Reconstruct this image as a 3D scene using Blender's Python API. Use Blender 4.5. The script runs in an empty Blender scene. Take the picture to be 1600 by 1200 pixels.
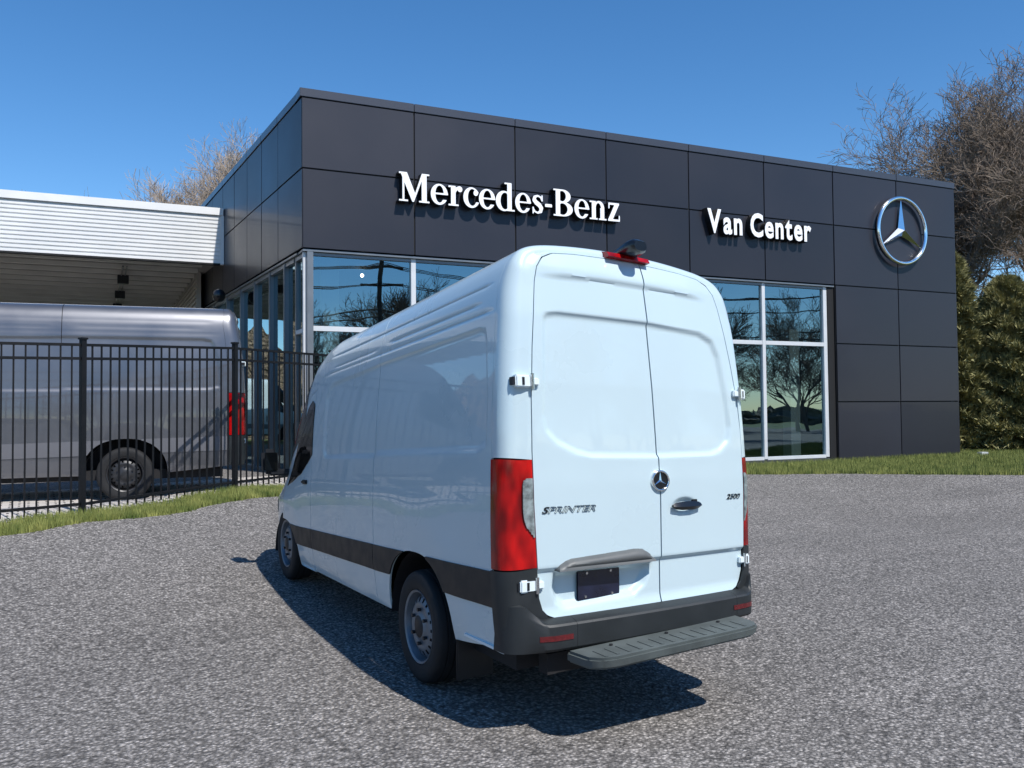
import bpy, bmesh, math, random
import numpy as np
from mathutils import Vector, Matrix, noise
random.seed(7); np.random.seed(7)
R = math.radians
scene = bpy.context.scene
col = scene.collection

# ---------------------------------------------------------------- camera
cam_d = bpy.data.cameras.new('camera'); cam = bpy.data.objects.new('camera', cam_d); col.objects.link(cam)
cam_d.sensor_width = 36.0; cam_d.lens = 1386.12/1600*36.0; cam_d.clip_start = .05; cam_d.clip_end = 3000
_R = Vector((0.87979669, -0.47525701, -0.00941091)); _U = Vector((-0.00674758, -0.03228208, 0.99945602)); _F = Vector((0.47530228, 0.8792546, 0.0316085))
m = Matrix((_R, _U, -_F)).transposed().to_4x4(); m.translation = Vector((-3.31693207, -4.38492532, 1.81817068))
cam.matrix_world = m
scene.camera = cam

# ---------------------------------------------------------------- sky and sun
SUN_EL = R(53); SUN_AZ = (.16, -.987)            # horizontal direction towards the sun
world = bpy.data.worlds.new('World'); scene.world = world; world.use_nodes = True
nt = world.node_tree; bg = nt.nodes['Background']
sky = nt.nodes.new('ShaderNodeTexSky'); sky.sky_type = 'NISHITA'; sky.sun_disc = False
sky.sun_elevation = SUN_EL; sky.sun_rotation = math.atan2(SUN_AZ[0], SUN_AZ[1])
sky.air_density = 1.0; sky.dust_density = .0; sky.ozone_density = 3.2; sky.altitude = 900
hs = nt.nodes.new('ShaderNodeHueSaturation'); hs.inputs['Saturation'].default_value = 1.25; hs.inputs['Value'].default_value = 1.0
nt.links.new(sky.outputs[0], hs.inputs['Color']); nt.links.new(hs.outputs[0], bg.inputs[0]); bg.inputs[1].default_value = .15
sun_d = bpy.data.lights.new('sun', 'SUN'); sun_d.energy = 5.0; sun_d.angle = R(.53); sun_d.color = (1, .965, .91)
sun = bpy.data.objects.new('sun', sun_d); col.objects.link(sun)
h = math.hypot(*SUN_AZ); sdir = Vector((SUN_AZ[0]/h*math.cos(SUN_EL), SUN_AZ[1]/h*math.cos(SUN_EL), math.sin(SUN_EL)))
sun.rotation_euler = sdir.to_track_quat('Z', 'Y').to_euler()
vs = scene.view_settings; vs.view_transform = 'Standard'; vs.look = 'None'; vs.exposure = 0.12; vs.gamma = 1; vs.use_curve_mapping = False

# ---------------------------------------------------------------- materials
def _set(b, k, v):
    if k in b.inputs: b.inputs[k].default_value = v
def mat(name, color, rough=.5, metal=0, coat=0, spec=.5, noise_scale=0, noise_amt=0, bump=0, bump_scale=0, coat_rough=.03, trans=0, detail=6):
    m = bpy.data.materials.new(name); m.use_nodes = True; n = m.node_tree; b = n.nodes['Principled BSDF']
    _set(b, 'Base Color', (*color, 1)); _set(b, 'Roughness', rough); _set(b, 'Metallic', metal); _set(b, 'Specular IOR Level', spec)
    _set(b, 'Coat Weight', coat); _set(b, 'Coat Roughness', coat_rough); _set(b, 'Transmission Weight', trans)
    tc = n.nodes.new('ShaderNodeTexCoord')
    if noise_amt:
        t = n.nodes.new('ShaderNodeTexNoise'); t.inputs['Scale'].default_value = noise_scale; t.inputs['Detail'].default_value = detail
        n.links.new(tc.outputs['Object'], t.inputs['Vector'])
        mp = n.nodes.new('ShaderNodeMapRange'); mp.inputs['From Min'].default_value = .3; mp.inputs['From Max'].default_value = .7
        mp.inputs['To Min'].default_value = 1-noise_amt; mp.inputs['To Max'].default_value = 1+noise_amt
        n.links.new(t.outputs['Fac'], mp.inputs['Value'])
        vm = n.nodes.new('ShaderNodeVectorMath'); vm.operation = 'SCALE'; vm.inputs[0].default_value = color
        n.links.new(mp.outputs[0], vm.inputs['Scale']); n.links.new(vm.outputs[0], b.inputs['Base Color'])
        mr = n.nodes.new('ShaderNodeMapRange'); mr.inputs['From Min'].default_value = .3; mr.inputs['From Max'].default_value = .7
        mr.inputs['To Min'].default_value = max(0, rough-.06); mr.inputs['To Max'].default_value = min(1, rough+.08)
        n.links.new(t.outputs['Fac'], mr.inputs['Value']); n.links.new(mr.outputs[0], b.inputs['Roughness'])
    if bump:
        t2 = n.nodes.new('ShaderNodeTexNoise'); t2.inputs['Scale'].default_value = bump_scale; t2.inputs['Detail'].default_value = 4
        n.links.new(tc.outputs['Object'], t2.inputs['Vector'])
        bp = n.nodes.new('ShaderNodeBump'); bp.inputs['Strength'].default_value = 1; bp.inputs['Distance'].default_value = bump
        n.links.new(t2.outputs['Fac'], bp.inputs['Height']); n.links.new(bp.outputs[0], b.inputs['Normal'])
    return m

M = {}
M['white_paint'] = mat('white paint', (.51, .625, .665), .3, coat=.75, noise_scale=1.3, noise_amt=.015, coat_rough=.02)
M['grey_paint'] = mat('grey metallic paint', (.13, .132, .145), .38, metal=.6, coat=1, noise_scale=2, noise_amt=.04, coat_rough=.03)
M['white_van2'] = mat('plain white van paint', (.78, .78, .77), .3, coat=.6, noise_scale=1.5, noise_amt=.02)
M['grey_mould'] = mat('grey moulding', (.16, .16, .175), .45, metal=.3)
M['liner'] = mat('dark cavity', (.008, .008, .01), .8)
M['black_plastic'] = mat('black textured plastic', (.005, .0065, .010), .5, bump=.0006, bump_scale=350, noise_scale=8, noise_amt=.12)
M['bumper'] = mat('grey bumper plastic', (.015, .018, .020), .5, bump=.0006, bump_scale=350, noise_scale=7, noise_amt=.15)
M['step'] = mat('grey step plastic', (.085, .10, .098), .55, bump=.001, bump_scale=250, noise_scale=6, noise_amt=.2)
M['trim_grey'] = mat('grey handle trim', (.10, .105, .105), .48, metal=.0, noise_scale=6, noise_amt=.1)
M['tyre'] = mat('tyre rubber', (.009, .009, .010), .75, bump=.002, bump_scale=90, noise_scale=10, noise_amt=.3)
M['rim'] = mat('steel rim', (.17, .195, .225), .4, metal=.5, noise_scale=12, noise_amt=.15)
M['black_steel'] = mat('black steel rim', (.03, .03, .033), .4, metal=.3, noise_scale=12, noise_amt=.3)
M['black_gloss'] = mat('black gloss', (.006, .007, .01), .3, coat=.3, coat_rough=.15)
M['cab_glass'] = mat('dark cab glass', (.003, .004, .005), .05, coat=.0, spec=.35)
M['plate'] = mat('blue black plate', (.008, .010, .028), .3, coat=.4, noise_scale=9, noise_amt=.3)
M['bolt'] = mat('bright bolt', (.6, .6, .6), .25, metal=1)
M['chrome'] = mat('chrome', (.86, .86, .86), .14, metal=1)
M['badge_dark'] = mat('dark badge chrome', (.10, .11, .12), .22, metal=1)
M['lens_white'] = mat('clear lens', (.20, .235, .235), .12, coat=.6, noise_scale=30, noise_amt=.5)
M['red_dark'] = mat('red reflector', (.10, .006, .008), .2, coat=.6, noise_scale=60, noise_amt=.3)
M['hinge'] = mat('white hinge paint', (.72, .80, .82), .35, coat=.5)
def vary(m, lo, hi):                                   # each panel its own slight tone
    n = m.node_tree; b = n.nodes['Principled BSDF']; l = b.inputs['Base Color'].links[0]; src = l.from_socket
    oi = n.nodes.new('ShaderNodeObjectInfo'); mr = n.nodes.new('ShaderNodeMapRange'); mr.inputs['To Min'].default_value = lo; mr.inputs['To Max'].default_value = hi
    v = n.nodes.new('ShaderNodeVectorMath'); v.operation = 'SCALE'; n.links.new(oi.outputs['Random'], mr.inputs['Value']); n.links.new(src, v.inputs[0]); n.links.new(mr.outputs[0], v.inputs['Scale']); n.links.new(v.outputs[0], b.inputs['Base Color'])
def red_lens():
    m = mat('red lens', (.50, .004, .006), .15, coat=.25, coat_rough=.02, spec=.35); n = m.node_tree; b = n.nodes['Principled BSDF']
    tc = n.nodes.new('ShaderNodeTexCoord'); mp = n.nodes.new('ShaderNodeMapping'); mp.inputs['Scale'].default_value = (8, 8, 4)
    t = n.nodes.new('ShaderNodeTexNoise'); t.inputs['Scale'].default_value = 1.6; t.inputs['Detail'].default_value = 1; t.inputs['Distortion'].default_value = .0
    cr = n.nodes.new('ShaderNodeValToRGB'); e = cr.color_ramp.elements; e[0].position = .30; e[0].color = (.14, .001, .002, 1); e[1].position = .74; e[1].color = (.52, .005, .005, 1)
    k = cr.color_ramp.elements.new(.5); k.color = (.30, .002, .003, 1)
    n.links.new(tc.outputs['Object'], mp.inputs[0]); n.links.new(mp.outputs[0], t.inputs['Vector']); n.links.new(t.outputs['Fac'], cr.inputs[0]); n.links.new(cr.outputs[0], b.inputs['Base Color'])
    w = n.nodes.new('ShaderNodeTexWave'); w.inputs['Scale'].default_value = 55; w.wave_type = 'BANDS'; w.bands_direction = 'X'
    n.links.new(tc.outputs['Object'], w.inputs['Vector'])
    bp = n.nodes.new('ShaderNodeBump'); bp.inputs['Strength'].default_value = .35; bp.inputs['Distance'].default_value = .0012
    n.links.new(w.outputs['Fac'], bp.inputs['Height']); n.links.new(bp.outputs[0], b.inputs['Normal'])
    return m
M['red_lens'] = red_lens()
M['panel'] = mat('dark metallic cladding', (.025, .0252, .033), .36, metal=.0, spec=.32, noise_scale=.35, noise_amt=.10, coat=.10, coat_rough=.05)
vary(M['panel'], .84, 1.16)
M['joint'] = mat('black joint', (.006, .006, .007), .8)
M['coping'] = mat('coping metal', (.055, .055, .065), .35, metal=.2, coat=.3)
M['alu'] = mat('pale aluminium frame', (.62, .63, .64), .4, metal=.1, noise_scale=3, noise_amt=.04)
M['alu_dark'] = mat('grey aluminium frame', (.20, .215, .23), .35, metal=.4, noise_scale=3, noise_amt=.06)
M['fascia'] = mat('white ribbed metal', (.76, .75, .73), .42, metal=.0, noise_scale=1.2, noise_amt=.05)
M['rib'] = mat('pale deck rib', (.60, .58, .54), .5, noise_scale=1, noise_amt=.1)
M['soffit'] = mat('galvanised deck', (.36, .34, .32), .55, metal=.2, noise_scale=1, noise_amt=.12)
M['dark_wall'] = mat('dark rear wall', (.05, .052, .06), .6, noise_scale=1, noise_amt=.1)
M['fence'] = mat('black fence powder coat', (.005, .005, .006), .55, spec=.3, noise_scale=10, noise_amt=.2)
M['sign_white'] = mat('sign white', (.92, .92, .92), .4)
M['sign_black'] = mat('sign can black', (.006, .006, .007), .45)
M['int_floor'] = mat('showroom floor', (.22, .22, .21), .2, noise_scale=1, noise_amt=.1)
M['int_wall'] = mat('showroom wall', (.16, .17, .17), .7, noise_scale=1, noise_amt=.1)
M['int_ceiling'] = mat('showroom ceiling', (.08, .085, .09), .8)
M['int_column'] = mat('showroom column', (.45, .50, .50), .6)
M['bark'] = mat('bark', (.13, .105, .085), .9, noise_scale=6, noise_amt=.35, bump=.02, bump_scale=14)
M['twig'] = mat('twig', (.19, .145, .11), .85, noise_scale=2.0, noise_amt=.4)
M['twig_pale'] = mat('pale twig', (.36, .29, .23), .85, noise_scale=2.0, noise_amt=.35)
M['bark_pale'] = mat('pale bark', (.30, .25, .21), .9, noise_scale=5, noise_amt=.3)
M['hedge'] = mat('winter hedge', (.30, .19, .12), .95, noise_scale=4.5, noise_amt=.7, bump=.4, bump_scale=5)
M['far_wood'] = mat('far wood', (.16, .14, .11), .95, noise_scale=1.2, noise_amt=.6, bump=.3, bump_scale=2)
M['pole_wood'] = mat('pole wood', (.07, .055, .045), .9, noise_scale=5, noise_amt=.3)
M['wire'] = mat('cable', (.01, .01, .01), .6)
M['paintline'] = mat('road paint', (.75, .75, .73), .6, noise_scale=14, noise_amt=.15)

def foliage(name, a, b_, scale):
    m = mat(name, a, .75); n = m.node_tree; b = n.nodes['Principled BSDF']
    tc = n.nodes.new('ShaderNodeTexCoord'); t = n.nodes.new('ShaderNodeTexNoise'); t.inputs['Scale'].default_value = scale; t.inputs['Detail'].default_value = 5
    cr = n.nodes.new('ShaderNodeValToRGB'); e = cr.color_ramp.elements; e[0].position = .32; e[0].color = (*a, 1); e[1].position = .68; e[1].color = (*b_, 1)
    n.links.new(tc.outputs['Object'], t.inputs['Vector']); n.links.new(t.outputs['Fac'], cr.inputs[0]); n.links.new(cr.outputs[0], b.inputs['Base Color'])
    return m
M['evergreen'] = foliage('evergreen needles', (.10, .105, .040), (.40, .36, .15), 5)
M['grass'] = foliage('grass blades', (.075, .115, .018), (.30, .31, .085), 3.5)
M['lawn'] = foliage('lawn soil', (.05, .075, .014), (.13, .15, .035), 4)

def asphalt():
    m = bpy.data.materials.new('asphalt'); m.use_nodes = True; n = m.node_tree; b = n.nodes['Principled BSDF']; L = n.links.new
    tc = n.nodes.new('ShaderNodeTexCoord')
    def nz(s, d, r=.55, dist=0):
        t = n.nodes.new('ShaderNodeTexNoise'); t.inputs['Scale'].default_value = s; t.inputs['Detail'].default_value = d; t.inputs['Roughness'].default_value = r; t.inputs['Distortion'].default_value = dist
        L(tc.outputs['Object'], t.inputs['Vector']); return t.outputs['Fac']
    def ramp(f, p0, c0, p1, c1):
        r = n.nodes.new('ShaderNodeMapRange'); r.inputs['From Min'].default_value = p0; r.inputs['From Max'].default_value = p1; r.inputs['To Min'].default_value = c0; r.inputs['To Max'].default_value = c1
        L(f, r.inputs['Value']); return r.outputs[0]
    v = n.nodes.new('ShaderNodeTexVoronoi'); v.inputs['Scale'].default_value = 40; v.inputs['Randomness'].default_value = 1
    L(tc.outputs['Object'], v.inputs['Vector'])
    sp = n.nodes.new('ShaderNodeSeparateColor'); L(v.outputs['Color'], sp.inputs[0])
    stone = ramp(sp.outputs[0], 0, .58, 1, 1.40)
    gap = ramp(v.outputs['Distance'], .15, 1.15, .62, .42)
    mid = ramp(nz(24, 3, .6), .32, .58, .68, 1.42)
    big = ramp(nz(.45, 4, .6), .3, .90, .7, 1.10)
    fine = ramp(nz(160, 2), .3, .8, .7, 1.2)
    def mul(a, c):
        k = n.nodes.new('ShaderNodeMath'); k.operation = 'MULTIPLY'; L(a, k.inputs[0]); L(c, k.inputs[1]); return k.outputs[0]
    mpz = n.nodes.new('ShaderNodeMapping'); mpz.inputs['Rotation'].default_value = (0, 0, R(-3)); mpz.inputs['Scale'].default_value = (.10, 1.6, 1); L(tc.outputs['Object'], mpz.inputs[0])
    tz = n.nodes.new('ShaderNodeTexNoise'); tz.inputs['Scale'].default_value = 1.0; tz.inputs['Detail'].default_value = 3; L(mpz.outputs[0], tz.inputs['Vector'])
    f = mul(mul(mul(mul(mul(stone, gap), mid), big), fine), ramp(tz.outputs['Fac'], .35, .93, .7, 1.07))
    vm = n.nodes.new('ShaderNodeVectorMath'); vm.operation = 'SCALE'; vm.inputs[0].default_value = (.285, .264, .246); L(f, vm.inputs['Scale']); L(vm.outputs[0], b.inputs['Base Color'])
    _set(b, 'Roughness', .85); _set(b, 'Specular IOR Level', .35)
    ad = n.nodes.new('ShaderNodeMath'); ad.operation = 'ADD'
    L(mul(ramp(v.outputs['Distance'], 0, 1, .6, 0), ramp(sp.outputs[1], 0, .3, 1, 1)), ad.inputs[0]); L(mid, ad.inputs[1])
    bp = n.nodes.new('ShaderNodeBump'); bp.inputs['Strength'].default_value = 1; bp.inputs['Distance'].default_value = .012
    L(ad.outputs[0], bp.inputs['Height']); L(bp.outputs[0], b.inputs['Normal'])
    return m
M['asphalt'] = asphalt()
def pavers():
    m = mat('concrete pavers', (.5, .46, .42), .8); n = m.node_tree; b = n.nodes['Principled BSDF']
    tc = n.nodes.new('ShaderNodeTexCoord'); br = n.nodes.new('ShaderNodeTexBrick'); br.inputs['Scale'].default_value = 1
    br.inputs['Color1'].default_value = (.62, .57, .52, 1); br.inputs['Color2'].default_value = (.50, .46, .42, 1); br.inputs['Mortar'].default_value = (.10, .09, .085, 1)
    br.inputs['Brick Width'].default_value = .24; br.inputs['Row Height'].default_value = .16; br.inputs['Mortar Size'].default_value = .016
    n.links.new(tc.outputs['Object'], br.inputs['Vector']); n.links.new(br.outputs['Color'], b.inputs['Base Color'])
    return m
M['pavers'] = pavers()
def glass(name, tint, refl, dark):
    m = bpy.data.materials.new(name); m.use_nodes = True; n = m.node_tree; n.nodes.clear()
    out = n.nodes.new('ShaderNodeOutputMaterial'); mx = n.nodes.new('ShaderNodeMixShader'); tr = n.nodes.new('ShaderNodeBsdfTransparent'); gl = n.nodes.new('ShaderNodeBsdfGlossy')
    tr.inputs[0].default_value = (*dark, 1); gl.inputs[0].default_value = (*tint, 1); gl.inputs['Roughness'].default_value = .0
    fr = n.nodes.new('ShaderNodeLayerWeight'); fr.inputs['Blend'].default_value = .5
    mp = n.nodes.new('ShaderNodeMapRange'); mp.inputs['From Min'].default_value = 0; mp.inputs['From Max'].default_value = 1; mp.inputs['To Min'].default_value = refl; mp.inputs['To Max'].default_value = .95
    pw = n.nodes.new('ShaderNodeMath'); pw.operation = 'POWER'; pw.inputs[1].default_value = 3
    n.links.new(fr.outputs['Facing'], pw.inputs[0]); n.links.new(pw.outputs[0], mp.inputs['Value']); n.links.new(mp.outputs[0], mx.inputs[0])
    tc = n.nodes.new('ShaderNodeTexCoord'); t = n.nodes.new('ShaderNodeTexNoise'); t.inputs['Scale'].default_value = .9; t.inputs['Detail'].default_value = 1
    bp = n.nodes.new('ShaderNodeBump'); bp.inputs['Strength'].default_value = .5; bp.inputs['Distance'].default_value = .006
    n.links.new(tc.outputs['Object'], t.inputs['Vector']); n.links.new(t.outputs['Fac'], bp.inputs['Height']); n.links.new(bp.outputs[0], gl.inputs['Normal'])
    n.links.new(tr.outputs[0], mx.inputs[1]); n.links.new(gl.outputs[0], mx.inputs[2]); n.links.new(mx.outputs[0], out.inputs[0])
    return m
M['glass'] = glass('coated showroom glass', (.60, .82, .90), .30, (.34, .40, .40))

# ---------------------------------------------------------------- helpers
def empty(name, loc=(0, 0, 0), rz=0, label=None, cat=None, group=None):
    o = bpy.data.objects.new(name, None); col.objects.link(o); o.location = loc; o.rotation_euler = (0, 0, rz); o.empty_display_size = .2
    if label: o['label'] = label
    if cat: o['category'] = cat
    if group: o['group'] = group
    return o
def link(name, me, m, parent=None, smooth=None):
    o = bpy.data.objects.new(name, me); col.objects.link(o)
    if m is not None and not me.materials: me.materials.append(m)
    if parent: o.parent = parent
    if smooth is not None:
        me.shade_smooth(); me.set_sharp_from_angle(angle=R(smooth))
    return o
def tag(o, label=None, cat=None, group=None, kind=None):
    if label: o['label'] = label
    if cat: o['category'] = cat
    if group: o['group'] = group
    if kind: o['kind'] = kind
    return o
def mesh(name, v, f, m, parent=None, smooth=None):
    me = bpy.data.meshes.new(name); me.from_pydata([tuple(p) for p in v], [], f); me.update()
    return link(name, me, m, parent, smooth)
class MB:
    def __init__(s): s.v = []; s.f = []
    def add(s, v, f):
        o = len(s.v); s.v += [tuple(p) for p in v]; s.f += [tuple(i+o for i in q) for q in f]; return s
    def box(s, x0, y0, z0, x1, y1, z1):
        return s.add([(x0, y0, z0), (x1, y0, z0), (x1, y1, z0), (x0, y1, z0), (x0, y0, z1), (x1, y0, z1), (x1, y1, z1), (x0, y1, z1)],
                     [(0, 3, 2, 1), (4, 5, 6, 7), (0, 1, 5, 4), (1, 2, 6, 5), (2, 3, 7, 6), (3, 0, 4, 7)])
    def prism(s, poly, a, b, ax):                       # poly in plane, extruded along vector a->b ; ax maps (p,q,t) to xyz
        n = len(poly)
        return s.add([ax(p, q, a) for p, q in poly]+[ax(p, q, b) for p, q in poly],
                     [tuple(range(n))[::-1], tuple(range(n, 2*n))]+[(i, (i+1) % n, n+(i+1) % n, n+i) for i in range(n)])
    def tube(s, pts, rads, n=6, cap=True):
        pts = [Vector(p) for p in pts]; o = len(s.v)
        if not hasattr(rads, '__len__'): rads = [rads]*len(pts)
        for i, p in enumerate(pts):
            d = (pts[min(i+1, len(pts)-1)]-pts[max(i-1, 0)]).normalized()
            u = d.cross(Vector((0, 0, 1)))
            if u.length < .05: u = d.cross(Vector((1, 0, 0)))
            u.normalize(); w = d.cross(u)
            for k in range(n):
                a = 2*math.pi*k/n; s.v.append(tuple(p+(u*math.cos(a)+w*math.sin(a))*rads[i]))
        for i in range(len(pts)-1):
            for k in range(n):
                k2 = (k+1) % n; s.f.append((o+i*n+k, o+(i+1)*n+k, o+(i+1)*n+k2, o+i*n+k2))
        if cap and n > 3:
            s.f.append(tuple(o+k for k in range(n))); s.f.append(tuple(o+(len(pts)-1)*n+k for k in range(n))[::-1])
        return s
    def build(s, name, m, parent=None, smooth=None, xf=None, bevel=0, recalc=False):
        v = s.v if xf is None else [xf(*p) for p in s.v]
        me = bpy.data.meshes.new(name); me.from_pydata(v, [], s.f); me.update()
        if bevel or recalc:
            bm = bmesh.new(); bm.from_mesh(me)
            if recalc: bmesh.ops.recalc_face_normals(bm, faces=bm.faces)
            if bevel: bmesh.ops.bevel(bm, geom=list(bm.edges), offset=bevel, segments=2, affect='EDGES', clamp_overlap=True)
            bm.to_mesh(me); bm.free()
        return link(name, me, m, parent, smooth)

# 2-D signed distances (numpy)
def sd_poly(poly):
    P = np.array(poly, float); A = P; B = np.roll(P, -1, 0)
    def f(x, y):
        sh = x.shape; x = x.ravel(); y = y.ravel(); d = np.full(x.shape, 1e9); ins = np.zeros(x.shape, bool)
        for (ax, ay), (bx, by) in zip(A, B):
            ex, ey = bx-ax, by-ay; wx, wy = x-ax, y-ay; t = np.clip((wx*ex+wy*ey)/(ex*ex+ey*ey+1e-12), 0, 1)
            d = np.minimum(d, (wx-ex*t)**2+(wy-ey*t)**2)
            c = ((ay > y) != (by > y)) & (x < (bx-ax)*(y-ay)/((by-ay) if by != ay else 1e-12)+ax); ins ^= c
        return (np.sqrt(d)*np.where(ins, -1, 1)).reshape(sh)
    return f
def patch(us, vs, sdf, fn, lip=0, lipvec=None, flip=False, keepfn=None, extra=None):
    """Grid over us x vs, cut along sdf=0 (vertices of the edge snapped to the contour), mapped by fn(u,v)->(n,3)."""
    us = np.asarray(us, float); vs = np.asarray(vs, float); nu, nv = len(us), len(vs)
    U, V = np.meshgrid(us, vs, indexing='ij')
    keep = np.ones((nu-1, nv-1), bool)
    cu = (U[:-1, :-1]+U[1:, 1:])/2; cv = (V[:-1, :-1]+V[1:, 1:])/2
    if sdf is not None: keep &= sdf(cu, cv) < 0
    if keepfn is not None: keep &= keepfn(cu, cv)
    if sdf is not None:
        used_in = np.zeros((nu, nv), int)
        for a in (0, 1):
            for b in (0, 1): used_in[a:nu-1+a, b:nv-1+b] += keep
        tot = np.zeros((nu, nv), int)
        for a in (0, 1):
            for b in (0, 1): tot[a:nu-1+a, b:nv-1+b] += 1
        bd = (used_in > 0) & (used_in < tot)
        hu = np.min(np.diff(us)); hv = np.min(np.diff(vs)); mx = 1.6*max(np.max(np.diff(us)), np.max(np.diff(vs)))
        x = U[bd].copy(); y = V[bd].copy(); x0 = x.copy(); y0 = y.copy(); e = 1e-4
        for _ in range(6):
            d = sdf(x, y); gx = (sdf(x+e, y)-sdf(x-e, y))/(2*e); gy = (sdf(x, y+e)-sdf(x, y-e))/(2*e); g = gx*gx+gy*gy+1e-6
            ok = np.abs(d) < mx
            x = np.where(ok, x-d*gx/g, x); y = np.where(ok, y-d*gy/g, y)
        far = np.hypot(x-x0, y-y0) > mx; x[far] = x0[far]; y[far] = y0[far]
        x = np.clip(x, us[0], us[-1]); y = np.clip(y, vs[0], vs[-1])
        U[bd] = x; V[bd] = y
    P = fn(U.ravel(), V.ravel())
    idx = np.full(nu*nv, -1); ii, jj = np.nonzero(keep)
    a = ii*nv+jj; b = (ii+1)*nv+jj; c = (ii+1)*nv+jj+1; d = ii*nv+jj+1
    F = np.stack([a, b, c, d] if not flip else [a, d, c, b], 1)
    un = np.unique(F); idx[un] = np.arange(len(un)); F = idx[F]; P = P[un]
    me = bpy.data.meshes.new('p'); me.from_pydata(P.tolist(), [], F.tolist()); me.update()
    if lip:
        bm = bmesh.new(); bm.from_mesh(me); bm.normal_update()
        be = [e for e in bm.edges if e.is_boundary]
        vn = {}
        for e in be:
            for v in e.verts: vn[v] = v.normal.copy()
        r = bmesh.ops.extrude_edge_only(bm, edges=be); 
        old = list(vn.keys())
        newv = [g for g in r['geom'] if isinstance(g, bmesh.types.BMVert)]
        kd = {tuple(round(c, 6) for c in v.co): n for v, n in vn.items()}
        for v in newv:
            n = kd.get(tuple(round(c, 6) for c in v.co), Vector((0, 0, 0)))
            v.co += (Vector(lipvec)*lip) if lipvec is not None else -n*lip
        bm.to_mesh(me); bm.free()
    return me
def flat_shape(us, vs, sdf, thick, front_mat, name, parent, place, side_mat=None):
    """extruded flat glyph: front at t=0, back at t=-thick; place(p,q,t)->xyz"""
    fn = lambda u, v: np.array([place(a, b, 0) for a, b in zip(u, v)])
    me = patch(us, vs, sdf, fn)
    bm = bmesh.new(); bm.from_mesh(me)
    be = [e for e in bm.edges if e.is_boundary]
    r = bmesh.ops.extrude_edge_only(bm, edges=be); dv = Vector(place(0, 0, -thick))-Vector(place(0, 0, 0))
    nf = [g for g in r['geom'] if isinstance(g, bmesh.types.BMFace)]
    for v in [g for g in r['geom'] if isinstance(g, bmesh.types.BMVert)]: v.co += dv
    bm.to_mesh(me)
    if side_mat is not None:
        me.materials.append(front_mat); me.materials.append(side_mat)
        bm.faces.ensure_lookup_table(); nn = len(nf); tot = len(me.polygons)
        for i in range(tot-nn, tot): me.polygons[i].material_index = 1
    bm.free()
    return link(name, me, front_mat, parent)

def text_mesh(body, size, extrude=0, shear=0, offset=0):
    cu = bpy.data.curves.new('t', 'FONT'); cu.body = body; cu.size = size; cu.extrude = extrude; cu.shear = shear; cu.offset = offset; cu.resolution_u = 4
    o = bpy.data.objects.new('t', cu); col.objects.link(o); bpy.context.view_layer.update()
    me = bpy.data.meshes.new_from_object(o.evaluated_get(bpy.context.evaluated_depsgraph_get()))
    bpy.data.objects.remove(o); bpy.data.curves.remove(cu); return me

# ---------------------------------------------------------------- terrain
EDGE = [(-30, -3.0), (-12, 3.6), (-3.64, 7.47), (-2.02, 8.05), (-.1, 9.15), (10.24, 10.03), (14.73, 6.77), (40, -9.0)]
PL = np.array([(-12, 5, .40), (-3.64, 7.47, .43), (-2.03, 8.0, .48), (-.1, 9.1, .56), (10.24, 10.03, .43), (14.7, 6.8, .42), (-4.9, 8.0, .50), (-2.74, 8.5, .565), (-.55, 9.8, .685), (1.4, 11.3, .68),
               (-2.0, 10.9, .47), (0, 10.9, .52), (-6, 12, .5), (1.2, 12.4, .6), (19, 11, .5), (10, 11.6, .5), (5, 11.6, .56), (0, 25, .5), (30, 20, .5), (-30, 20, .5), (30, -5, .4), (-30, 0, .4)])
def plateau(x, y):
    d = (x[..., None]-PL[:, 0])**2+(y[..., None]-PL[:, 1])**2; w = 1/(d+.55)**1.7
    return (w*PL[:, 2]).sum(-1)/w.sum(-1)
def edge_sd(x, y):                                   # > 0 beyond the asphalt edge
    d = np.full(x.shape, 1e9); sgn = np.full(x.shape, -1.0)
    ex = np.array([p[0] for p in EDGE]); ey = np.array([p[1] for p in EDGE])
    for (ax, ay), (bx, by) in zip(EDGE[:-1], EDGE[1:]):
        vx, vy = bx-ax, by-ay; t = np.clip(((x-ax)*vx+(y-ay)*vy)/(vx*vx+vy*vy), 0, 1)
        d = np.minimum(d, np.hypot(x-ax-vx*t, y-ay-vy*t))
    return np.where(y > np.interp(x, ex, ey), d, -d)
def ground_z(x, y):
    x = np.asarray(x, float); y = np.asarray(y, float)
    s = edge_sd(x, y); t = np.clip((s+4.6)/4.6, 0, 1); r = t**1.5
    base = -.045+.0135*np.clip(y-1.35, -1, 4.5)
    return base*(1-r)+plateau(x, y)*r
def gz1(x, y): return float(ground_z(np.array([x]), np.array([y]))[0])

def sheet(name, xs, ys, dz, m, sdf=None, kind='structure'):
    def fn(u, v): return np.stack([u, v, ground_z(u, v)+dz], 1)
    me = patch(xs, ys, sdf, fn); o = link(name, me, m, smooth=60); tag(o, kind=kind); return o
near = lambda a, b, s: np.arange(a, b, s)
gx = np.concatenate([[-1500, -400, -120, -60, -35], near(-25, 32, .8), [35, 60, 120, 400, 1500]]); gy = np.concatenate([[-1500, -400, -120, -60, -30], near(-20, 40, .8), [60, 120, 400, 1500]])
g = sheet('ground', gx, gy, -.05, M['lawn'])
ax_ = np.concatenate([[-60, -45], near(-30, 38, .3), [39, 45, 60]]); ay_ = np.concatenate([[-60, -40], near(-24, 11, .3)])
jag = lambda x, y: .015*np.sin(x*3.1)+.018*np.sin(x*7.7+1)+.015*np.sin(x*17)
lot = sheet('parking_lot', ax_, ay_, 0, M['asphalt'], sdf=lambda x, y: edge_sd(x, y)+jag(x, y))
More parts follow.
